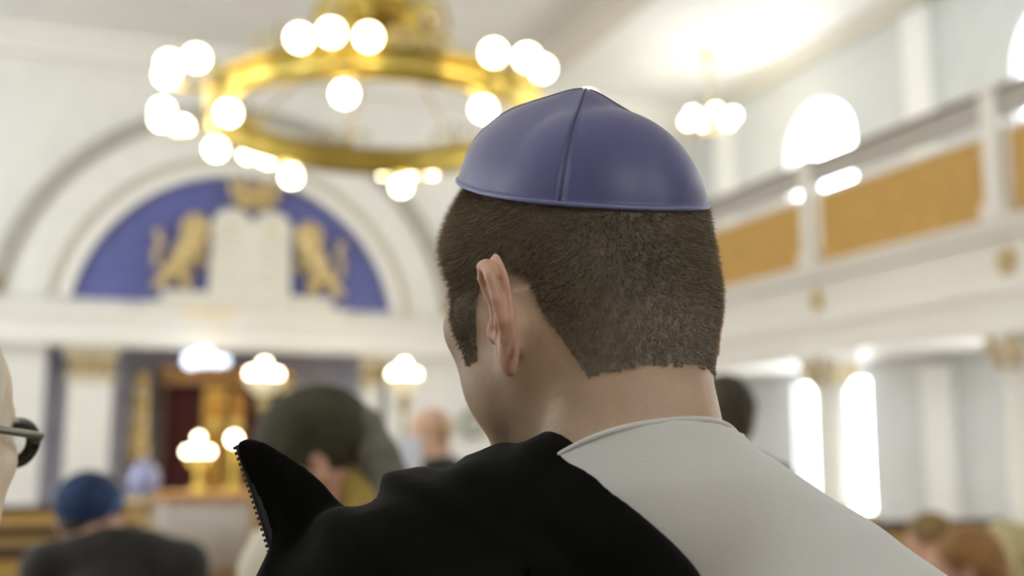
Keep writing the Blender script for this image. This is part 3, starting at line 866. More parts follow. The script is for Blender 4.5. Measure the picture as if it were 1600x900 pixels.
for k in range(8):
    a = sp(-10 + 45 * k)
    p = part('lamp_cluster', join(tube([ringpt(a, RR + .03, .0), ringpt(a, RR + .16, -.10), ringpt(a, RR + .34, -.12), ringpt(a, RR + .46, -.06)], .016, 8),
        tube([ringpt(a - .13, RR + .40, -.05), ringpt(a - .06, RR + .30, -.11), ringpt(a, RR + .26, -.12), ringpt(a + .06, RR + .30, -.11), ringpt(a + .13, RR + .40, -.05)], .013, 8),
        tube([ringpt(a, RR, -.13), ringpt(a, RR, -.17)], .016, 8)), M_BRASS, ch, True)
    for (da, r, z) in ((-.135, RR + .42, .03), (0, RR + .50, .03), (.135, RR + .42, .03), (0, RR, -.25)):
        link('globe', globe_me, None, p, ringpt(a + da, r, z) - CC)
    # openwork ornament on the ring between two clusters
    b = a + math.radians(22.5)
    g = []
    for s_ in (-1, 1):
        pts = [ringpt(b + s_ * t, RR, z) for t, z in ((.02, .13), (.05, .26), (.12, .30), (.17, .24), (.15, .18), (.11, .20))]
        g.append(tube(pts, .014, 6))
    part('openwork', join(*g, tube([ringpt(b, RR, .13), ringpt(b, RR, .36)], .016, 6)), M_FIL, ch, True)

# ------------------------------------------------------------------ small chandelier under the gallery ceiling
sc_c = atx(1110, 192, 8.9)
sc = thing('small_chandelier', 'small chandelier of lit globes hanging above the gallery', 'chandelier', tuple(sc_c))
part('stem', tube([sc_c + [0, 0, .05], [sc_c[0], sc_c[1], ZC]], .02, 8), M_GILT, sc)
part('hub', lathe([(.02, -.2), (.08, -.12), (.10, 0), (.04, .10), (.03, .2)], sc_c, 16), M_GILT, sc, True)
part('ceiling_rose', lathe([(.08, -.08), (.16, -.002)], (sc_c[0], sc_c[1], ZC), 16), M_GILT, sc)
for k in range(6):
    a = 2 * math.pi * k / 6 + .2
    e = sc_c + np.array([.36 * math.cos(a), .36 * math.sin(a), .02])
    ar = part('arm', tube([sc_c + [0, 0, -.05], sc_c + np.array([.2 * math.cos(a), .2 * math.sin(a), -.14]), e + [0, 0, -.03]], .014, 6), M_GILT, sc, True)
    link('globe', globe_me, None, ar, e + [0, 0, .05] - sc_c)

# ------------------------------------------------------------------ ark wall: pilasters, tablets, lions, crown
def W_(px, py, y=YF): return aty(px, py, y)
pil_lab = ['white pilaster with capital left of the ark', 'cream pilaster with capital right of the ark']
for i, (p0, p1) in enumerate(((98, 182), (562, 600))):
    x0, x1 = W_(p0, 620)[0], W_(p1, 620)[0]
    pl = thing('pilaster', pil_lab[i], 'pilaster', ((x0 + x1) / 2, YF + .2, 0))
    part('shaft', bevbox(x0 + .06, x1 - .06, YF + .02, YF + .34, .25, az - .52, .03), M_TRIM, pl)
    part('base', bevbox(x0, x1, YF - .02, YF + .38, .001, .25, .03), M_TRIM, pl)
    cp = part('capital', join(bevbox(x0 + .02, x1 - .02, YF - .02, YF + .36, az - .52, az - .40, .03), bevbox(x0 + .05, x1 - .05, YF + .0, YF + .35, az - .40, az - .14, .03), bevbox(x0 - .02, x1 + .02, YF - .06, YF + .38, az - .14, az - .002, .03)), mat('cream_capital', (.76, .70, .52), .6), pl)
    for j in range(4):
        cx = x0 + .10 + (x1 - x0 - .2) * j / 3
        part('leaf', tube([(cx, YF + .0, az - .40), (cx, YF - .05, az - .26), (cx, YF - .09, az - .16), (cx, YF - .10, az - .20)], [.05, .05, .04, .02], 8), M_GILT, cp, True)
# stepped pedestal and tablets in the lunette
PB = W_(380, 462)[2]
ped = struct(part('trim_14', join(bevbox(W_(224, 470)[0], W_(540, 484)[0], YF - .30, YF - .045, ez1 - .02, ez1 + .14, .02), bevbox(W_(250, 470)[0], W_(515, 478)[0], YF - .26, YF - .045, ez1 + .14, PB, .02)), M_STONE))
tb = thing('stone_tablets', 'pair of round topped white stone tablets on the blue lunette', 'tablets', (W_(388, 460)[0], YF - .14, PB))
xa, xm, xb_ = W_(328, 400)[0], W_(389, 400)[0], W_(450, 400)[0]; zt = W_(358, 331)[2]
for (l, r) in ((xa, xm), (xm, xb_)):
    w = (r - l) / 2 - .006; c = (l + r) / 2
    t = part('tablet', to_xz(curve_mesh([[(c - w, PB + .001), (c + w, PB + .001)] + arc(c, zt - w, w, 0, math.pi, 24)], .16, .02), YF - .14), M_STONE, tb)
    # a small gilt figure at the head of each tablet and rows of carved strokes
    part('gilt_numeral', lathe([(.07, 0), (.06, .012), (.02, .016)], (c, YF - .221, zt - w * .95), 6, (0, -1, 0)), mat('pale_gilt', (.68, .58, .36), .5), t)
    for q in range(5):
        part('inscription_line', box(c - w * .62 + .03 * (q % 2), c + w * .62 - .04 * ((q + 1) % 3), YF - .226, YF - .218, zt - w * 1.55 - q * .17, zt - w * 1.55 - q * .17 + .05), mat('pale_carving', (.66, .62, .52), .7), t)
# crown above the tablets
cxm, czb, czt = W_(393, 330)[0], zt + .02, W_(393, 286)[2]
hw0, hw1 = .5 * (W_(418, 330)[0] - W_(368, 330)[0]), .5 * (W_(432, 295)[0] - W_(354, 295)[0])
cr = thing('gilt_coronet', 'gilt crown above the two stone tablets', 'crown', (cxm, YF - .2, czb))
bv, bf = lathe([(hw0, 0), (hw0 * 1.06, .03), (hw0 * 1.06, .09), (hw0, .12)], (0, 0, 0), 28)
part('band', (bv * [1, .5, 1] + [cxm, YF - .30, czb], bf), M_GILT, cr, True)
for k in range(8):
    a = 2 * math.pi * k / 8 + .2
    pts = [(cxm + r * math.cos(a), YF - .30 + r * .5 * math.sin(a), czb + z) for r, z in ((hw0, .10), (hw0 + .06, .22), (hw1 * .95, .34), (hw1, czt - czb - .05))]
    pk = part('point', tube(pts, [.085, .075, .05, .03], 8), M_GILT, cr, True)
    part('pearl', sphere(pts[-1], .05, 10, 6), M_GILT, pk, True)
part('cap', sphere((cxm, YF - .30, czb + .16), (hw0 * .95, hw0 * .48, .18), 16, 8), M_GILT, cr, True)
# rampant lions, one on each side, with manes and curled tails
def lion(px, mirror, label):
    # outline given in metres around the lion's foot; s = +1 looks right toward the tablets
    bx, zb = W_(px, 462)[0], PB + .02
    s = mirror
    li = thing('gilt_lion', label, 'lion', (bx, YF - .18, PB), 'gilt lions beside the tablets')
    v = Vol(axis_grid([(bx - .75, bx + .75, .02)]), axis_grid([(YF - .40, YF + .02, .02)]), axis_grid([(zb - .03, zb + 1.25, .02)]))
    P = lambda x, z, y=0: (bx + s * x, YF - .20 + y, zb + z)
    v.chain([P(-.06, .34), P(.04, .56), P(.14, .80)], [.15, .14, .15], .08)
    v.ell(P(.20, .90), (.17, .12, .18), .06)
    v.ell(P(.27, 1.0), (.11, .10, .11), .04); v.cap(P(.30, .98), P(.38, .95), .06, .05, .03)
    v.chain([P(-.10, .32, .05), P(.10, .22, .05), P(.02, .08, .05), P(.14, .04, .05)], [.11, .08, .055, .05], .03)
    v.chain([P(-.12, .30, -.06), P(-.20, .16, -.06), P(-.34, .06, -.06), P(-.24, .03, -.08)], [.11, .075, .06, .05], .03)
    v.chain([P(.14, .74, -.06), P(.28, .62, -.06), P(.36, .72, -.08)], [.07, .055, .05], .03)
    v.chain([P(.12, .62, .05), P(.26, .42, .05), P(.36, .46, .04)], [.07, .055, .05], .03)
    v.half((0, 0, PB + .002), (0, 0, -1))
    part('body', v.mesh(), M_GILT, li, True)
    part('tail', tube([P(-.18, .26), P(-.34, .34), P(-.36, .54), P(-.28, .70), P(-.36, .84), P(-.30, .90)], [.05, .045, .045, .05, .06, .03], 8), M_GILT, li, True)
    for k in range(7):
        a = 1.2 + k * .55
        q = P(.20 + .17 * math.cos(a), .90 + .18 * math.sin(a), -.08)
        part('mane_lock', sphere(q, (.07, .06, .08), 8, 6), M_GILT, li, True)
    part('ear', sphere(P(.24, 1.11, -.03), (.035, .03, .05), 8, 6), M_GILT, li, True)
lion(278, 1, 'gilt rampant lion left of the stone tablets')
lion(494, -1, 'gilt rampant lion right of the stone tablets')

# ------------------------------------------------------------------ the ark in its alcove
YA = YF + .55
A_ = lambda px, py: aty(px, py, YA)
kx0, kx1 = A_(250, 640)[0], A_(452, 640)[0]; kz = A_(350, 572)[2]
ark = thing('ark_cabinet', 'gilded wooden ark with dark red curtain under the blue lunette', 'ark', ((kx0 + kx1) / 2, YA + .3, 0))
part('body', box(kx0, kx1, YA + .35, YA + .75, .001, kz), M_DARKWOOD, ark)
part('plinth', bevbox(kx0 - .1, kx1 + .1, YA - .05, YA + .35, .001, .75, .02), mat('ark_wood', (.30, .15, .05), .4, noise=.2, nscale=6), ark)
for x in (kx0 + .10, kx1 - .62):
    part('curtain', (lambda n=26, x=x: (np.array([(x + .52 * i / n, YA + .30 + .03 * math.sin(i * 1.5), z) for z in (.75, kz - .30) for i in range(n + 1)] + [(x + .52 * i / n, YA + .33 + .03 * math.sin(i * 1.5), z) for z in (.75, kz - .30) for i in range(n + 1)]),
        [(i, i + 1, n + 2 + i, n + 1 + i) for i in range(n)] + [(2 * n + 2 + i, 3 * n + 3 + i, 3 * n + 4 + i, 2 * n + 3 + i) for i in range(n)]))(), M_CURTAIN, ark, True)
mid = (kx0 + kx1) / 2
part('cornice', join(bevbox(kx0 - .05, kx1 + .05, YA - .02, YA + .75, kz - .12, kz, .02), bevbox(kx0, kx1, YA + .05, YA + .75, kz - .30, kz - .12, .02)), mat('amber_wood', (.34, .16, .035), .4, .2, noise=.4, nscale=9), ark)
# gilt doors between the curtains, each with raised panels and a medallion
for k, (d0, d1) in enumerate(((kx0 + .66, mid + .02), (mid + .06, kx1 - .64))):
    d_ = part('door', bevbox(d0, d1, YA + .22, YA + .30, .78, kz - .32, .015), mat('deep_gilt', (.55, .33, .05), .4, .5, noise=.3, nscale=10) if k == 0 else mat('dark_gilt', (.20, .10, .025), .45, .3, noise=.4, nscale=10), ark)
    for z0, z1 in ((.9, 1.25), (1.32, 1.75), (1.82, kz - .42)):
        if z1 - z0 > .1: part('raised_panel', bevbox(d0 + .05, d1 - .05, YA + .19, YA + .22, z0, z1, .012), mat('amber_gilt', (.42, .20, .03), .35, .5, noise=.3, nscale=12), d_)
    part('medallion', sphere(((d0 + d1) / 2, YA + .19, 1.9), (.10, .04, .12), 12, 8), M_GOLD, d_, True)
for s_, xx in ((-1, kx0), (1, kx1)):
    part('column', lathe([(.09, .75), (.10, .80), (.07, .86), (.075, kz - .5), (.10, kz - .44), (.11, kz - .30)], (xx + s_ * -.03, YA + .08, 0), 16), M_DARKWOOD, ark, True)
# gilt side wings of carved scrolls
for s_, px0, lab in ((-1, 222, ''), (1, 446, '')):
    cx = A_(px0, 640)[0]
    for j in range(7):
        zc = A_(px0, 722 - j * 21)[2]; r = .19 - .014 * j
        pts = [(cx + s_ * (.02 + .6 * r * math.cos(t)) * 1.0, YA + .0 + .02 * math.sin(3 * t), zc + r * math.sin(t)) for t in np.linspace(0, 5.2, 12)]
        part('scroll', tube(pts, np.linspace(.055, .03, 12), 8), M_GOLD if j % 2 == 0 else mat('pale_gold', (.82, .68, .38), .4, .4), ark, True)
# white and bluish lit glass above the ark
lam = aty(312, 558, YF - .62)
lm = thing('sanctuary_lamp', 'bluish white lit glass lamp hanging before the gilded ark', 'lamp', tuple(lam))
M_COLD = mat('cold_lit_glass', (.9, .93, 1), .3, emit=(.66, .80, 1.0), es=2.2)
for dx, rr_ in ((-.12, .11), (.06, .13), (.24, .08), (.36, .06)):
    q = lam + np.array([dx, 0, -.05 if rr_ < .12 else 0])
    gl = part('glass', lathe([(rr_ * .4, -rr_), (rr_ * .85, -rr_ * .6), (rr_, 0), (rr_ * .85, rr_ * .6), (rr_ * .5, rr_)], q, 16), M_COLD, lm, True)
    part('chain', tube([q + [0, 0, rr_], [q[0], q[1], ez1 - .05]], .008, 6), M_GOLD, gl)
part('bracket', join(box(lam[0] - .25, lam[0] + .52, YF - .64, YF - .60, ez1 - .06, ez1 - .03), box(lam[0] + .10, lam[0] + .14, YF - .62, YF - .301, ez1 - .06, ez1 - .03)), M_GOLD, lm)

# ------------------------------------------------------------------ candelabra with globes
big_globe = rawmesh('globe', *sphere((0, 0, 0), .085, 18, 10), smooth=True); big_globe.materials.append(M_GLOBE)
M_BOWL = mat('frosted_bowl', (.82, .76, .58), .4, emit=(1.0, .82, .5), es=.30)
def candelabrum(px, py, y, n, R, base_z, label, urn=True, gr=.085):
    c = aty(px, py, y)
    t = thing('candelabrum', label, 'lamp', (c[0], c[1], base_z), 'globe candelabra before the ark')
    zb = base_z
    part('stem', lathe([(.16, zb + .001), (.15, zb + .05), (.05, zb + .10), (.03, zb + .25), (.028, c[2] - .55), (.07, c[2] - .48), (.10, c[2] - .40), (.04, c[2] - .30), (.03, c[2] - .12)], (c[0], c[1], 0), 16) if c[2] - .6 > zb + .25 else
         lathe([(.10, zb + .001), (.09, zb + .02), (.025, zb + .05), (.02, c[2] - .10)], (c[0], c[1], 0), 12), M_FIL if urn else M_BRASS, t, True)
    if urn: part('glass_bowl', lathe([(.05, c[2] - .30), (.16, c[2] - .24), (.24, c[2] - .10), (.25, c[2] - .07), (.22, c[2] - .07)], (c[0], c[1], 0), 20), M_BOWL, t, True)
    for k in range(n):
        a = 2 * math.pi * k / n + .3
        e = c + (np.array([R * math.cos(a), R * math.sin(a), -.02]) if k < n - 1 or n == 1 else np.array([0, 0, .10]))
        if n == 1: e = c
        ar = part('arm', tube([(c[0], c[1], c[2] - .14), (.5 * (c[0] + e[0]), .5 * (c[1] + e[1]), c[2] - .16), e - [0, 0, .06]], .012, 6), M_BRASS, t, True)
        g = link('globe', big_globe, None, ar, e - np.array([c[0], c[1], base_z])); g.scale = [gr / .085] * 3
    return c
candelabrum(413, 582, 14.5, 6, .175, 0, 'tall candelabrum of lit globes nearest the ark, left of the pair', True, .070)
candelabrum(632, 582, 14.5, 6, .165, 0, 'tall candelabrum of lit globes with dark urn stem beside the bald man', True, .064)

# reading desk before the ark, covered with a white cloth
def D_(px, py): return aty(px, py, 9.6)
dx0, dx1 = D_(236, 800)[0], D_(392, 800)[0]; dz = D_(310, 784)[2]
desk = thing('reading_desk', 'wooden reading desk before the ark with orange brown top', 'desk', ((dx0 + dx1) / 2, 9.9, 0))
part('top', bevbox(dx0 - .08, dx1 + .08, 9.55, 10.35, dz, dz + .07, .01), mat('orange_wood', (.55, .28, .09), .4, noise=.15, nscale=6), desk)
part('body', box(dx0 + .02, dx1 - .02, 9.68, 10.25, .001, dz), M_PEW, desk)
nfold = 40
cl_t = [(dx0 + .01 + (dx1 - dx0 - .02) * i / nfold, 9.60 + .018 * math.sin(i * .9), z) for z in (dz - .004, .50) for i in range(nfold + 1)]
cl_b = [(x, y + .012, z) for x, y, z in cl_t]
nf = nfold + 1
cfc = [(i, i + 1, nf + i + 1, nf + i) for i in range(nfold)] + [(2 * nf + i, 3 * nf + i, 3 * nf + i + 1, 2 * nf + i + 1) for i in range(nfold)] + [(nf + i, nf + i + 1, 3 * nf + i + 1, 3 * nf + i) for i in range(nfold)]
tag(part('white_cloth', (np.array(cl_t + cl_b), cfc), mat('white_linen', (.74, .72, .66), .8, noise=.04, nscale=8), None, True), 'white linen cloth hanging down the front of the reading desk', 'cloth')
candelabrum(310, 702, 10.0, 6, .10, dz + .07, 'candelabrum of lit globes standing on the reading desk', False, .036)
candelabrum(366, 686, 10.1, 1, .0, dz + .07, 'single lit globe lamp standing on the reading desk', False, .055)
# blue vase beside the desk on a stand
vs = aty(225, 750, 9.0)
stand = thing('vase_stand', 'small gilt stand left of the reading desk', 'stand', (vs[0], 9.0, 0))
part('top', lathe([(.15, 0), (.16, .02), (.15, .04)], (vs[0], 9.0, vs[2] - .18), 16), M_GILT, stand)
part('pillar', lathe([(.14, .001), (.12, .04), (.04, .1), (.05, .5), (.035, vs[2] - .20)], (vs[0], 9.0, 0), 14), M_GILT, stand, True)
va = thing('vase', 'pale blue round vase on the gilt stand', 'vase', (vs[0], 9.0, vs[2] - .14))
part('body', lathe([(.05, .001), (.09, .05), (.12, .13), (.10, .21), (.05, .26), (.06, .29)], (vs[0], 9.0, vs[2] - .14), 18), mat('pale_blue_glaze', (.36, .38, .62), .3), va, True)
part('foot', lathe([(.07, .0005), (.06, .012)], (vs[0], 9.0, vs[2] - .14), 14), M_GILT, va)
# round wreath plaque on the wall beside the foreground man's chin
wp = W_(738, 662, YF)
wr = thing('wall_wreath', 'grey green round wreath on the white wall beside the chin of the skullcap wearer', 'wreath', tuple(wp))
M_LEAF = mat('grey_green_leaf', (.30, .33, .22), .7, noise=.3, nscale=10)
part('hoop', tube([wp + np.array([.17 * math.cos(t), -.05, .19 * math.sin(t)]) for t in np.linspace(0, 2 * math.pi, 24, endpoint=False)], .035, 8, True), M_LEAF, wr, True)
for k in range(16):
    t = 2 * math.pi * k / 16
    part('leaf', sphere(wp + np.array([.18 * math.cos(t), -.08, .20 * math.sin(t)]), (.05, .025, .06), 8, 5), M_LEAF, wr, True)

# ------------------------------------------------------------------ pews
def pew(x0, x1, y, label):
    p = thing('pew', label, 'pew', ((x0 + x1) / 2, y, 0), 'wooden pews')
    part('seat', bevbox(x0, x1, y - .42, y, .40, .45, .01), M_PEW, p)
    part('backrest', bevbox(x0, x1, y - .02, y + .03, .50, .90, .01), M_PEW, p)
    part('top_rail', bevbox(x0 - .02, x1 + .02, y - .05, y + .06, .90, .97, .015), M_DARKWOOD, p)
    part('book_shelf', bevbox(x0, x1, y + .03, y + .24, .62, .66, .008), M_DARKWOOD, p)
    for x in (x0, x1):
        part('end_panel', bevbox(x - .03, x + .03, y - .44, y + .26, .001, .93, .015), M_PEW, p)
pew(-3.0, .25, 6.6, 'wooden pew nearest behind the man in the blue hat')
pew(-3.0, .45, 8.4, 'wooden pew in the middle left of the reading desk')
pew(-3.0, .55, 11.6, 'wooden pew farthest back at the left, before the ark wall')
pew(3.6, 6.6, 6.6, 'wooden pew on the right behind the foreground shoulder, nearer one')
pew(3.6, 6.6, 8.4, 'wooden pew on the right behind the foreground shoulder, farther one')

# ------------------------------------------------------------------ the congregation
def chair(x, y, turn, label):
    """simple wooden chair under a seated person"""
    R = rotz(math.radians(turn)); c = thing('wooden_chair', label, 'chair', (x, y, 0), 'chairs of the congregation')
    def pc(name, b):
        V, Fc = bevbox(*b, .008); return part(name, (V @ R.T + [x, y, 0], Fc), M_PEW, c)
    pc('seat', (-.22, .22, -.20, .26, .40, .435))
    for sx in (-.2, .2):
        pc('leg', (sx - .018, sx + .018, .20, .236, .001, .40)); pc('leg', (sx - .018, sx + .018, -.22, -.184, .001, .40))
        pc('back_post', (sx - .018, sx + .018, -.24, -.205, .40, .85))
    for z in (.55, .66, .77): pc('back_slat', (-.18, .18, -.235, -.215, z, z + .06))

def person(label, x, y, turn, head_z, pose, skin, top, legs, head_turn=0, nod=0, tilt=0, lean=0, s=1.0, build=1.0, seat_z=.45, dx=0.0, group=None, chair_label='', hunch=0.0, hf=.05):
    """turn, head_turn: degrees to the left of the hall's axis; head_z: height of the middle of the head"""
    R = rotz(math.radians(turn)); stand = pose == 'stand'
    hip0 = .90 * s if stand else seat_z + .12
    back = R @ np.array([dx, math.tan(math.radians(lean)) * (head_z - .145 * s + hunch - hip0) + hf * s + .02 * abs(nod) / 20, 0])
    x, y = x - back[0], y - back[1]; base = np.array([x, y, 0.0])
    B = lambda a, b, c: base + R @ np.array([a, b, c])
    root = thing('person', label, 'person', (x, y, 0), group)
    stand = pose == 'stand'
    hz = head_z
    nb = hz - .145 * s + hunch; ln = math.tan(math.radians(lean))
    hipz = hip0
    def spine(t): return (hipz + (nb - hipz) * t, ln * (nb - hipz) * t)
    zc, yc = spine(.62); zs, ys = spine(.90); zn, yn = spine(1.0)
    HCp = B(dx, yn + hf * s + .02 * abs(nod) / 20, hz); HMp = rotz(math.radians(head_turn)) @ rotx(math.radians(-nod)) @ roty(math.radians(tilt))
    fwd = .45 if not stand else 0
    ext = .45
    gx = axis_grid([(x - ext - .3, HCp[0] - .15, .016), (HCp[0] - .15, HCp[0] + .15, .006), (HCp[0] + .15, x + ext + .3, .016)])
    gy = axis_grid([(y - ext - .3, HCp[1] - .15, .016), (HCp[1] - .15, HCp[1] + .15, .006), (HCp[1] + .15, y + ext + .3, .016)])
    gz = axis_grid([(-.03, hz - .17, .014), (hz - .17, hz + .17, .006)])
    sh = [B(q * .175 * build, ys, zs - .03) for q in (-1, 1)]
    if stand:
        el = [B(q * .225 * build, ys * .7 - .01, zs - .30) for q in (-1, 1)]; wr = [B(q * .13, ys * .6 + .20, zs - .40) for q in (-1, 1)]
        kn = [B(q * .10, .03, .48) for q in (-1, 1)]; an = [B(q * .105, 0, .09) for q in (-1, 1)]
    else:
        el = [B(q * .225 * build, ys * .7 + .03, zs - .29) for q in (-1, 1)]; wr = [B(q * .09, ys * .5 + .26, hipz + .13) for q in (-1, 1)]
        kn = [B(q * .12, .42, hipz) for q in (-1, 1)]; an = [B(q * .12, .40, .09) for q in (-1, 1)]
    hp = [B(q * .09, 0, hipz) for q in (-1, 1)]
    def trunk(v, o):
        v.ell(B(0, yc, zc), ((.155 * build + o), .10 * build + o, .20 * s + o), .04, R)
        z_, y_ = spine(.25); v.ell(B(0, y_, z_), ((.150 * build + o), .105 * build + o, .17 * s + o), .05, R)
        v.ell(B(0, .0, hipz), (.16 * build + o, .115 * build + o, .12 + o), .05, R)
        for i in (0, 1):
            v.chain([B(0, yn - .01, zn - .03), B((-1, 1)[i] * .08, ys, zs + .01), sh[i]], [.048 + o, .050 + o, .060 * build + o], .04)
            v.chain([sh[i], el[i], wr[i]], [.056 * build + o, .044 + o, .032 + o], .03)
    v = Vol(gx, gy, gz)
    add_head(v, HCp, HMp, s)
    v.cap(HCp + HMp @ np.array([0, -.025, -.05]) * s, B(dx * .4, yn, zn - .03), .054 * s, .058 * s, .02)
    trunk(v, -.004)
    for i, q in enumerate((-1, 1)):
        pal = wr[i] + R @ np.array([-q * .05, .06, -.01]); v.cap(wr[i], pal, .027, .030, .015)
        for f in range(4):
            b0 = pal + R @ np.array([-q * .015, .03 - f * .019, .008]); b1 = b0 + R @ np.array([-q * .035, .015, -.012]); b2 = b1 + R @ np.array([-q * .018, -.008, -.02])
            v.chain([b0, b1, b2], [.010, .0095, .009], .004)
        v.chain([wr[i] + R @ np.array([0, .01, .02]), pal + R @ np.array([0, .035, .03]), pal + R @ np.array([-q * .02, .06, .025])], [.012, .011, .010], .006)
        v.chain([hp[i], kn[i], an[i]], [.085, .055, .042], .03)
        v.cap(an[i] - [0, 0, .03], an[i] + R @ np.array([0, .13, -.05]), .04, .03, .02)
    part('body', v.mesh(), skin, root, True)
    g2 = (axis_grid([(x - ext - .25, x + ext + .25, .011)]), axis_grid([(y - ext - .25, y + ext + .25, .011)]))
    v = Vol(*g2, axis_grid([(hipz - .20, nb + .06, .011)]))
    trunk(v, .014)
    v.half(B(0, 0, hipz - .14), (0, 0, -1))
    for i in (0, 1):
        e = wr[i] - el[i]; e = e / np.linalg.norm(e)
        v.ell(wr[i] + e * .06, (.07, .07, .07), .0, None, 'sub')
    v.half(B(dx * .4, yn - .05, zn + .035), R @ np.array([0, .35, 1.0]))
    part('coat' if top[1] else 'shirt', v.mesh(), top[0], root, True)
    v = Vol(*g2, axis_grid([(-.01, hipz + .12, .012)]))
    v.ell(B(0, 0, hipz), (.17 * build, .125 * build, .115), 0, R)
    for i in (0, 1): v.chain([hp[i], kn[i], an[i] - [0, 0, .02]], [.098, .075, .062], .03)
    v.half((0, 0, .03), (0, 0, -1))
    part('trousers', v.mesh(), legs, root, True)
    for i in (0, 1):
        v = Vol(axis_grid([(an[i][0] - .28, an[i][0] + .28, .011)]), axis_grid([(an[i][1] - .28, an[i][1] + .28, .011)]), axis_grid([(-.03, .13, .011)]))
        v.cap(an[i] - [0, 0, .035], an[i] + R @ np.array([0, .16, -.05]), .05, .043, .02)
        v.half((0, 0, .002), (0, 0, -1))
        part('shoe', v.mesh(), M_SHOE, root, True)
    if not stand: chair(x, y, turn, chair_label)
    return root, HCp, HMp
def headvol(C, h=.005, r=.20, low=.22):
    return Vol(axis_grid([(C[0] - r, C[0] + r, h)]), axis_grid([(C[1] - r, C[1] + r, h)]), axis_grid([(C[2] - low, C[2] + .17, h)]))
def hair_cap(root, C, M, m, s=1.0, thick=.010, nape=-.075, long_=False, name='hair', bumps=0.0):
    T_ = lambda p: C + M @ (np.asarray(p, float) * s)
    v = headvol(C)
    v.ell(T_((0, -.014, .030)), np.array([.077 + thick, .097 + thick, .086 + thick]) * s, 0, M)
    v.ell(T_((0, -.066, -.03)), np.array([.055 + thick * .6, .034 + thick, .050 + thick]) * s, .02, M)
    if long_: v.cap(T_((0, -.06, -.02)), T_((0, -.07, -.16)), .075 * s, .06 * s, .03)
    if bumps:
        X, Y, Z = v.grid(); v.F += (bumps * (np.sin(X * 210) * np.sin(Y * 190 + 1) + np.sin(Z * 200 + X * 90))).astype(np.float32)
    v.ell(T_((0, .115, -.035)), np.array([.085, .075, .090]) * s, .012, M, 'sub')
    for x in (-1, 1): v.ell(T_((x * .085, .005, -.045)), np.array([.035, .030, .050]) * s, .01, M, 'sub')
    if not long_:
        v.half(T_((0, 0, nape)), M @ np.array([0, .35, -1.0]))
    return part(name, v.mesh(), m, root, True)
M_SKIN_PALE = skin_mat('pale_skin', (.72, .58, .42), .05)
M_SKIN_PINK = skin_mat('ruddy_skin', (.62, .36, .25), .05)
M_SUIT = mat('dark_suit', (.018, .018, .022), .8, noise=.2, nscale=60)
M_BROWNCOAT = mat('brown_black_coat', (.020, .017, .012), .85, noise=.25, nscale=40, sheen=.2)
M_CREAM = mat('cream_jacket', (.62, .56, .43), .85, noise=.06, nscale=20)
M_OCHRECLOTH = mat('ochre_scarf', (.42, .29, .07), .85, noise=.2, nscale=25)
M_OLIVE = mat('olive_black_knit', (.050, .044, .022), .85, noise=.45, nscale=14, bump=.5, bscale=120)
M_GREYSCARF = mat('grey_gauze', (.16, .15, .12), .85, noise=.3, nscale=25)
M_BLACKHAIR = mat('black_curls', (.045, .031, .014), .6, noise=.6, nscale=22, bump=.6, bscale=90)
M_BROWNHAIR = mat('golden_brown_hair', (.24, .15, .05), .6, noise=.45, nscale=16, bump=.5, bscale=90)
M_REDHAIR = mat('reddish_brown_hair', (.34, .17, .05), .6, noise=.4, nscale=16, bump=.5, bscale=90)
M_BLONDE = mat('pale_blonde_hair', (.52, .43, .20), .6, noise=.3, nscale=16, bump=.5, bscale=90)
M_GREYHAIR = mat('sandy_grey_hair', (.55, .38, .18), .7, noise=.3, nscale=16)

def place(px, py, d): return at(px, py, d)
# man in the blue knitted cap, bowed in front at the left
c = place(146, 800, 3.3)
r, C, Mh = person('bowed man in blue knitted skullcap and dark coat, seated at the lower left', c[0], c[1], -12, c[2] - .005, 'sit', M_SKIN_PINK, (M_BROWNCOAT, 1), M_SUIT, head_turn=-38, nod=16, lean=6, build=1.06, dx=-.085, seat_z=.46, hunch=.085, chair_label='wooden chair under the bowed man in the blue cap')
hair_cap(r, C, Mh, mat('dark_brown_hair', (.025, .018, .012), .6, noise=.4, nscale=20), thick=.006)
v = headvol(C)
v.ell(C + Mh @ np.array([0, -.040, .024]), (.093, .096, .096), 0, Mh)
v.half(C + Mh @ np.array([0, -.028, -.006]), Mh @ np.array([0, .95, -.75]), .006)
kcap = part('knitted_cap', v.mesh(), [mat('blue_knit', (.012, .035, .10), .8, noise=.3, nscale=30, bump=.4, bscale=200)], r, True)
pts = []
for t in np.linspace(0, 2 * math.pi, 40, endpoint=False):
    n_ = Mh @ (np.array([0, .95, -.75]) / math.hypot(.95, .75)); a_ = Mh @ np.array([1.0, 0, 0]); b_ = np.cross(n_, a_)
    pts.append(C + Mh @ np.array([0, -.030, .004]) + Mh @ np.array([0, .012, .018]) + a_ * .086 * math.cos(t) + b_ * .088 * math.sin(t))
part('cap_band', tube(pts, .011, 8, True), mat('bright_blue_band', (.05, .15, .42), .7, noise=.1, nscale=30), r, True)

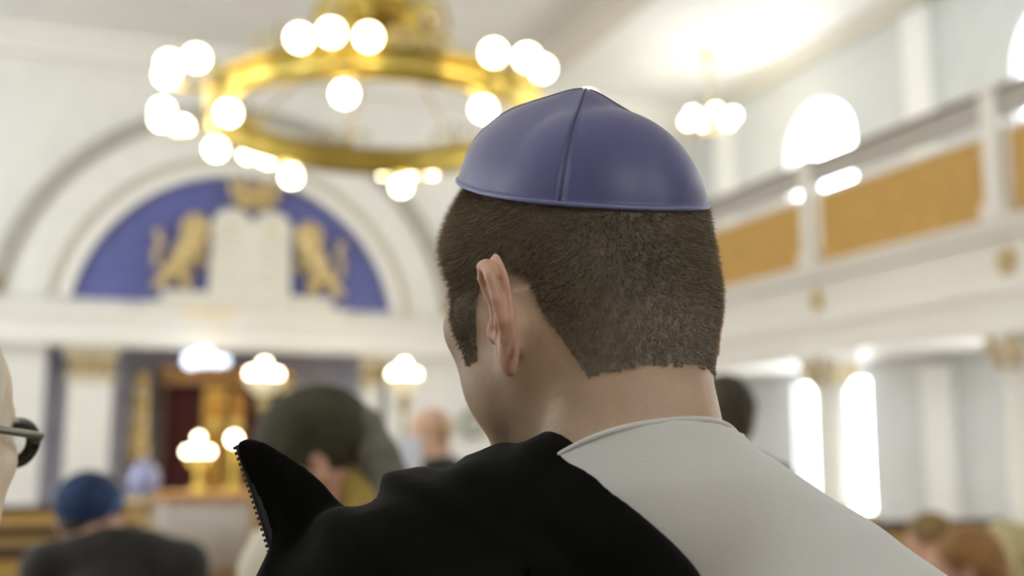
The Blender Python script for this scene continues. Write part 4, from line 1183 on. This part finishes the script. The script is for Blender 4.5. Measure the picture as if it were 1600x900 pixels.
# woman with dark head covering and cream jacket, bent toward the left
c = place(482, 712, 2.25)
r, C, Mh = person('bowed person in olive black hat with trailing scarf and cream jacket', c[0], c[1], 66, c[2], 'stand', M_SKIN_PINK, (M_CREAM, 1), M_SUIT, head_turn=72, nod=26, lean=4, s=.97, build=.92, hf=-.045)
T_ = lambda p: C + Mh @ (np.asarray(p, float))
hair_cap(r, C, Mh, mat('dark_blond_hair', (.20, .13, .05), .6, noise=.4, nscale=20), thick=.006, nape=-.09)
v = headvol(C, .006, .24, .30)
v.ell(T_((0, -.022, .042)), (.098, .118, .094), 0, Mh)
v.ell(T_((0, -.07, .01)), (.085, .068, .080), .04, Mh)
v.half(T_((0, .0, -.038)), Mh @ np.array([0, .62, -1.0]), .01)
X, Y, Z = v.grid(); v.F += (.0025 * np.sin(X * 160 + 40 * Z) * np.sin(Y * 150)).astype(np.float32)
part('knitted_hat', v.mesh(), M_OLIVE, r, True)
v = headvol(C, .006, .30, .42)
sc0, sc1, sc2 = T_((.01, -.125, .05)), at(590, 712, 2.22), at(628, 800, 2.2)
v.chain([sc0 + [0, 0, .0], .5 * (sc0 + sc1) + [0, 0, .01], sc1, sc2], [.022, .034, .040, .055], .02)
part('trailing_scarf', v.mesh(), M_GREYSCARF, r, True)
v = headvol(C, .006, .26, .34)
v.chain([T_((.02, -.07, -.075)), T_((-.0, -.09, -.15)), T_((.0, -.05, -.20))], [.060, .075, .07], .03)
part('ochre_scarf', v.mesh(), M_OCHRECLOTH, r, True)

# bald man in a dark suit with a white paper, standing farther back
c = place(672, 674, 5.3)
r, C, Mh = person('standing bald man in dark suit holding a white paper, farther back', c[0], c[1], 40, c[2], 'stand', mat('flushed_skin', (.70, .42, .28), .5, noise=.12, nscale=30), (M_SUIT, 1), M_SUIT, head_turn=62, nod=8, s=1.0)
v = headvol(C)
v.ell(C + Mh @ np.array([0, -.03, -.005]), (.083, .085, .050), 0, Mh)
v.ell(C + Mh @ np.array([0, .09, .0]), (.10, .10, .1), .01, Mh, 'sub')
for x in (-1, 1): v.ell(C + Mh @ np.array([x * .085, -.003, -.04]), (.03, .03, .045), .008, Mh, 'sub')
part('hair_fringe', v.mesh(), M_GREYHAIR, r, True)
pp = place(640, 712, 5.0)
fe = np.array([.93, -.37, 0]); g = box(-.055, .055, -.004, .004, -.09, .09)
tag(part('paper', (g[0] @ np.stack([fe, np.cross(UPV, fe), UPV], 0) + pp, g[1]), mat('white_paper', (.78, .80, .84), .7)), 'white paper held up before the bald man in the dark suit', 'paper')

# person with dark curly hair behind the neck of the foreground man
c = place(1128, 652, 3.6)
r, C, Mh = person('standing person with dark curly hair behind the neck of the skullcap wearer', c[0], c[1], 5, c[2], 'stand', M_SKIN_PINK, (M_SUIT, 1), M_SUIT, head_turn=-8, nod=5)
hair_cap(r, C, Mh, M_BLACKHAIR, thick=.024, nape=-.10, bumps=.003)

# seated row at the lower right
c = place(1452, 843, 5.3)
r, C, Mh = person('seated person with golden brown hair, leftmost at the lower right', c[0], c[1], 10, c[2], 'sit', M_SKIN_PINK, (mat('dusty_rose_jacket', (.40, .26, .18), .85), 1), M_SUIT, head_turn=50, nod=4, seat_z=.455, chair_label='wooden chair under the person with golden brown hair')
hair_cap(r, C, Mh, M_BROWNHAIR, thick=.016, bumps=.002)
c = place(1512, 880, 3.75)
r, C, Mh = person('seated person with reddish brown hair in the middle at the lower right', c[0], c[1], 10, c[2], 'sit', M_SKIN_PINK, (mat('rust_jacket', (.30, .15, .07), .85), 1), M_SUIT, head_turn=34, nod=6, seat_z=.455, chair_label='wooden chair under the person with reddish brown hair')
hair_cap(r, C, Mh, M_REDHAIR, thick=.014, bumps=.002, long_=True)
c = place(1572, 868, 4.25)
r, C, Mh = person('seated person with pale blonde hair at the lower right corner', c[0], c[1], 0, c[2], 'sit', M_SKIN_PINK, (mat('straw_jacket', (.46, .38, .22), .85), 1), M_SUIT, head_turn=-12, nod=4, seat_z=.455, chair_label='wooden chair under the person with pale blonde hair')
hair_cap(r, C, Mh, M_BLONDE, thick=.018, bumps=.002, long_=True)

# person with glasses at the left edge
c = place(-186, 672, .80)
r, C, Mh = person('person with black framed glasses at the left edge, only cheek and glasses in view', c[0], c[1], 10, c[2], 'stand', M_SKIN_PALE, (mat('beige_shirt', (.55, .50, .40), .85), 0), M_SUIT, head_turn=-34, nod=4)
hair_cap(r, C, Mh, mat('white_hair', (.74, .66, .50), .7, noise=.1, nscale=30), thick=.004)
gl = bpy.data.objects.new('glasses', None); COL.objects.link(gl); gl.parent = r; ORIGIN[gl.name] = ORIGIN[r.name]; gl['label'] = 'black framed glasses with grey temples'
T_ = lambda p: C + Mh @ np.asarray(p, float)
M_FRAME = mat('black_acetate', (.008, .008, .009), .2)
M_LENS = mat('spectacle_lens', (.95, .96, .95), .03, trans=.95)
M_TEMPLE = mat('grey_green_metal', (.13, .135, .11), .35, .6)
for x in (-1, 1):
    ring = [T_((x * .034 + .026 * math.cos(t), .106 - .014 * max(0.0, x * math.cos(t)), -.001 + .0155 * math.sin(t))) for t in np.linspace(0, 2 * math.pi, 36, endpoint=False)]
    part('rim', tube(ring, .0054, 10, True), M_FRAME, gl, True)
    lens = [T_((0, 0, 0))] ; lens = np.array([np.mean(ring, 0)] + ring)
    part('lens', (np.vstack([lens, lens + Mh @ np.array([0, .0015, 0])]), [(0, i + 1, (i + 1) % 36 + 1) for i in range(36)] + [(37, 37 + (i + 1) % 36 + 1, 37 + i + 1) for i in range(36)]), M_LENS, gl)
    part('temple_arm', tube([T_((x * .061, .092, .001)), T_((x * .078, .075, .002)), T_((x * .083, .0, .002)), T_((x * .082, -.02, -.012))], .0030, 8), M_TEMPLE, gl, True)
    part('hinge', tube([T_((x * .058, .094, .001)), T_((x * .066, .088, .001))], .0042, 8), M_TEMPLE, gl, True)
part('bridge', tube([T_((-.009, .106, .0)), T_((0, .113, .003)), T_((.009, .106, .0))], .0028, 8), M_FRAME, gl, True)
